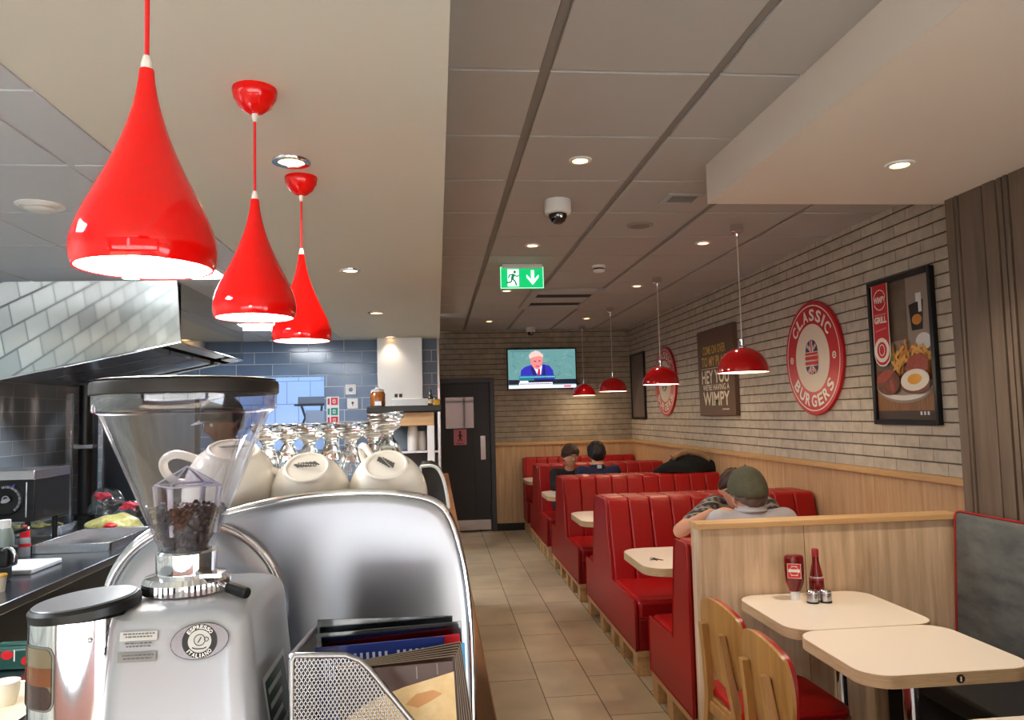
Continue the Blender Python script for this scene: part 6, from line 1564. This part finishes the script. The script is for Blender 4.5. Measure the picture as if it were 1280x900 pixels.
# low worktop on the staff side with cups
t = thing('staff_shelf', 'low dark shelf on the staff side of the counter', 'shelf', (-0.95, 2.4, 0))
obj('shelf', MB().box(-1.43, -0.63, 1.3, 3.2, 0.80, 0.84), STEEL_DARK, t, bevel=0.004)
obj('end_panel', MB().box(-1.25, -0.66, 1.35, 1.40, 0, 0.80).box(-1.25, -0.66, 3.1, 3.15, 0, 0.80), BLACK, t)
t = thing('serving_tray', 'cream tray with a silver edge at the lower left corner', 'tray', (-1.15, 2.2, 0.84))
obj('tray', MB().prism(rrect(-1.27, -1.075, 2.0, 2.42, 0.03), 'z', 0.841, 0.853), mat('tray_cream', (206, 192, 160), 0.5), t, bevel=0.003)
obj('edge_band', MB().tube([(x, y, 0.853) for x, y in rrect(-1.27, -1.075, 2.0, 2.42, 0.03)], 0.006, 8, closed=True), STEEL, t, smooth=80)
t = thing('espresso_cup', 'small white cup standing on the cream tray', 'cup', (-1.165, 2.25, 0.853))
obj('bowl', MB().lathe([(0, 0), (0.026, 0), (0.034, 0.03), (0.036, 0.06), (0.0335, 0.06), (0.031, 0.03), (0.022, 0.006), (0, 0.006)], (-1.175, 2.24, 0.8535), 32), PORCELAIN, t, smooth=50)
t = thing('green_packet', 'dark green packets with red print standing by the tray', 'packet', (-1.34, 2.6, 0.84))
obj('packet', MB().box(-1.42, -1.26, 2.58, 2.62, 0.841, 0.905).box(-1.41, -1.25, 2.63, 2.66, 0.841, 0.91), mat('packet_green', (18, 66, 56), 0.35), t, bevel=0.006)
a = Art((-1.33, 2.5795, 0.873), mats=dict(r=RED_INK, w=WHITE_INK), **FACE_F)
for x, z in ((-0.07, 0.0), (-0.02, 0.015), (0.04, -0.005)): a.ell(x, z, 0.018, 0.014, 'r').rect(x + 0.02, z - 0.02, x + 0.024, z + 0.015, 'w')
a.done('printed_picture', t)

# ------------------------------------------------------------------ fittings on the blue tiled wall
t = thing('chimney_flue', 'tall brushed steel chimney box rising to the cream soffit', 'chimney', (-0.40, 8.7, 1.6))
obj('casing', MB().box(-0.66, -0.155, 8.66, 8.845, 1.72, SOF - 0.002), mat('satin_steel', (206, 204, 200), 0.42, metal=0.85), t, bevel=0.004)
obj('lower_box', MB().box(-0.50, -0.02, 8.6, 8.84, 1.715, 1.80), WHITE_PL, t, bevel=0.004)
a = Art((-0.40, 8.5995, 1.84), mats=dict(k=BLACK), **FACE_F)
obj('switch', MB().box(-0.47, -0.435, 8.648, 8.66, 1.82, 1.86).box(-0.42, -0.385, 8.648, 8.66, 1.82, 1.86), BLACK, t, bevel=0.003)
obj('bracket', MB().box(-0.6, -0.2, 8.70, 8.845, 1.69, 1.72), STEEL, t)
for (x, z, l, nm) in ((-0.975, 1.925, 'white isolator switch, the upper square plate on blue tiles', 'wall_switch'), (-0.955, 1.765, 'white fire call plate with dark mark, lower square plate on blue tiles', 'call_plate')):
    t = thing(nm, l, 'switch', (x, YK, z))
    obj('plate', MB().box(x - 0.062, x + 0.062, YK - 0.02, YK - 0.001, z - 0.06, z + 0.06), WHITE_PL, t, bevel=0.006)
    if nm == 'wall_switch': obj('rocker', MB().lathe([(0, 0.012), (0.016, 0.01), (0.024, 0.0), (0, 0)], seg=24, M=Matrix.Translation((x, YK - 0.02, z)) @ Matrix.Rotation(PI / 2, 4, 'X')), mat('rocker_grey', (110, 122, 140), 0.4), t)
    else:
        a = Art((x, YK - 0.0205, z), mats=dict(k=mat('mark_red', (70, 24, 26), 0.5)), **FACE_F); a.ell(0, 0.008, 0.013, 0.015, 'k').rect(-0.004, -0.028, 0.004, 0.0, 'k'); a.done('printed_mark', t)
t = thing('notice_strip', 'column of small red and green safety notices beside the serving hatch', 'notice', (-1.17, YK, 1.56))
obj('sheet', MB().box(-1.25, -1.11, YK - 0.006, YK - 0.001, 1.26, 1.85), mat('notice_white', (216, 216, 218), 0.5), t)
a = Art((-1.18, YK - 0.0065, 1.56), mats=dict(r=mat('notice_red', (198, 44, 56), 0.5), g=mat('notice_green', (20, 140, 112), 0.5), w=WHITE_INK), **FACE_F)
for k, (z, c) in enumerate(((0.235, 'r'), (0.12, 'g'), (0.02, 'r'), (-0.07, 'r'), (-0.18, 'g'))):
    a.rect(-0.02, z - 0.042, 0.058, z + 0.042, c).rect(-0.058, z - 0.036, -0.034, z + 0.036, c); a.rect(0.0, z - 0.02, 0.03, z + 0.02, 'w')
    a.rect(0.006, z - 0.012, 0.024, z + 0.012, c)
a.done('printed_notice', t)
t = thing('hatch_shelf', 'dark steel shelf on brackets inside the bright serving hatch', 'shelf', (-1.42, 9.1, 1.73))
obj('shelf', MB().box(-1.64, -1.29, 9.0, 9.3, 1.755, 1.775), BLACK, t, bevel=0.003)
obj('drawer_box', MB().box(-1.60, -1.29, 9.02, 9.28, 1.776, 1.86), mat('drawer_grey', (92, 104, 120), 0.4, metal=0.5), t, bevel=0.004)
obj('bracket', MB().tube([(-1.56, 9.03, 1.755), (-1.53, 9.1, 1.62), (-1.6, 9.1, 1.45)], 0.014, 8).tube([(-1.33, 9.03, 1.755), (-1.35, 9.1, 1.62)], 0.014, 8), mat('bracket_grey', (70, 80, 94), 0.4), t, smooth=60)
obj('lower_box', MB().box(-1.52, -1.29, 9.05, 9.28, 1.40, 1.70), mat('drawer_grey2', (140, 156, 178), 0.4, metal=0.3), t, bevel=0.004)
obj('support', MB().box(-1.34, -1.29, 9.2, 9.3, 0.0, 1.42), STEEL, t)

# ------------------------------------------------------------------ wooden dispenser cabinet on the counter
t = thing('cup_cabinet', 'pale wooden cabinet with a black top at the far end of the counter', 'cabinet', (-0.22, 5.6, CT))
obj('top', MB().box(-0.49, 0.035, 5.42, 5.95, 1.632, 1.678), BLACK, t, bevel=0.006)
obj('fascia', MB().box(-0.45, -0.02, 5.46, 5.48, 1.535, 1.63), OAK_X, t, bevel=0.003)
obj('side_post', MB().box(-0.07, -0.02, 5.45, 5.49, CT, 1.535).box(-0.47, -0.43, 5.45, 5.49, CT, 1.535), WHITE_PL, t, bevel=0.003)
obj('back_panel', MB().box(-0.46, 0.02, 5.90, 5.92, CT, 1.63), mat('cabinet_grey', (120, 128, 134), 0.5), t)
obj('side_panel', MB().box(0.005, 0.02, 5.5, 5.90, CT, 1.63), STEEL, t)
obj('shelf', MB().box(-0.46, 0.005, 5.5, 5.90, 1.34, 1.355), STEEL, t)
CW = mat('cup_white', (226, 222, 214), 0.5)
for k, (x, y, n, l) in enumerate(((-0.175, 5.56, 7, 'tall stack of white paper cups at the cabinet, left of the post'), (-0.115, 5.60, 4, 'shorter stack of white paper cups beside the cabinet post'))):
    t = thing('cup_stack', l, 'cups', (x, y, 1.355), 'paper cup stacks in the cabinet')
    for q in range(n):
        z = q * 0.018
        obj('cup', MB().lathe([(0.040, z), (0.041, z + 0.004), (0.030, z + 0.085), (0, z + 0.085), (0, z + 0.082), (0.028, z + 0.082), (0.038, z)], (x, y, 1.355), 26), CW, t, smooth=40)
t = thing('sweet_jar', 'glass jar of orange sweets on the black cabinet top', 'jar', (-0.435, 5.6, 1.678))
obj('jar', MB().lathe([(0.0, 0.0), (0.048, 0.0), (0.055, 0.012), (0.056, 0.09), (0.046, 0.108), (0, 0.108)], (-0.425, 5.58, 1.6785), 36), mat('sweets_orange', (190, 112, 40), 0.2, coat=0.8, noise=(70, (120, 62, 26), (1, 1, 1))), t, smooth=40)
obj('lid', MB().lathe([(0, 0.106), (0.047, 0.106), (0.048, 0.12), (0.02, 0.128), (0.014, 0.142), (0, 0.145)], (-0.425, 5.58, 1.6785), 32), mat('lid_clear', (206, 204, 200), 0.1, coat=0.5), t, smooth=40)
obj('label', MB().box(-0.442, -0.395, 5.519, 5.524, 1.685, 1.715), WHITE_PL, t)
t = thing('syrup_bottle', 'small dark sauce bottle on the right end of the black cabinet top', 'bottle', (-0.035, 5.65, 1.678))
obj('bottle', MB().lathe([(0, 0), (0.02, 0), (0.021, 0.05), (0.017, 0.07), (0.009, 0.09), (0.009, 0.115), (0, 0.117)], (-0.045, 5.62, 1.6785), 24), mat('syrup_dark', (40, 28, 22), 0.15, coat=0.6), t, smooth=40)
obj('label', MB().lathe([(0.0215, 0.015), (0.0215, 0.045)], (-0.045, 5.62, 1.6785), 24), mat('label_buff', (200, 176, 130), 0.5), t)
t = thing('mustard_tub', 'squat yellow tub beside the dark bottle on the cabinet top', 'tub', (0.0, 5.6, 1.678))
obj('tub', MB().lathe([(0, 0), (0.022, 0), (0.024, 0.035), (0, 0.035)], (0.0, 5.56, 1.6785), 24), mat('tub_yellow', (208, 158, 46), 0.4), t, smooth=40)
obj('lid', MB().lathe([(0, 0.035), (0.025, 0.035), (0.025, 0.042), (0, 0.043)], (0.0, 5.56, 1.6785), 24), mat('tub_lid', (170, 120, 40), 0.4), t, smooth=40)

# ================================================================== CAMERA
cam = bpy.data.cameras.new('camera'); cam.sensor_fit = 'HORIZONTAL'; cam.sensor_width = 36.0
cam.lens = 950.0 / 1280.0 * 36.0; cam.clip_start = 0.05; cam.clip_end = 100
co = bpy.data.objects.new('camera', cam); COL.objects.link(co); scene.camera = co
psi, th, rho = 0.1, 0.071, 0.025
F = Vector((math.sin(psi) * math.cos(th), math.cos(psi) * math.cos(th), math.sin(th)))
Rt = Vector((math.cos(psi), -math.sin(psi), 0)); U = Rt.cross(F)
R2 = Rt * math.cos(rho) - U * math.sin(rho); U2 = U * math.cos(rho) + Rt * math.sin(rho)
co.matrix_world = Matrix(((R2.x, U2.x, -F.x, 0), (R2.y, U2.y, -F.y, 0), (R2.z, U2.z, -F.z, 1.6), (0, 0, 0, 1)))
vs_ = scene.view_settings
vs_.view_transform = 'Standard'; vs_.look = 'None'; vs_.gamma = 1.0; vs_.use_curve_mapping = False; vs_.exposure = EXPO
scene.cycles.use_denoising = True
scene.cycles.max_bounces = 12; scene.cycles.transmission_bounces = 14; scene.cycles.transparent_max_bounces = 16; scene.cycles.glossy_bounces = 6; scene.cycles.diffuse_bounces = 4
scene.cycles.caustics_reflective = False; scene.cycles.caustics_refractive = False
scene.cycles.sample_clamp_indirect = 8.0
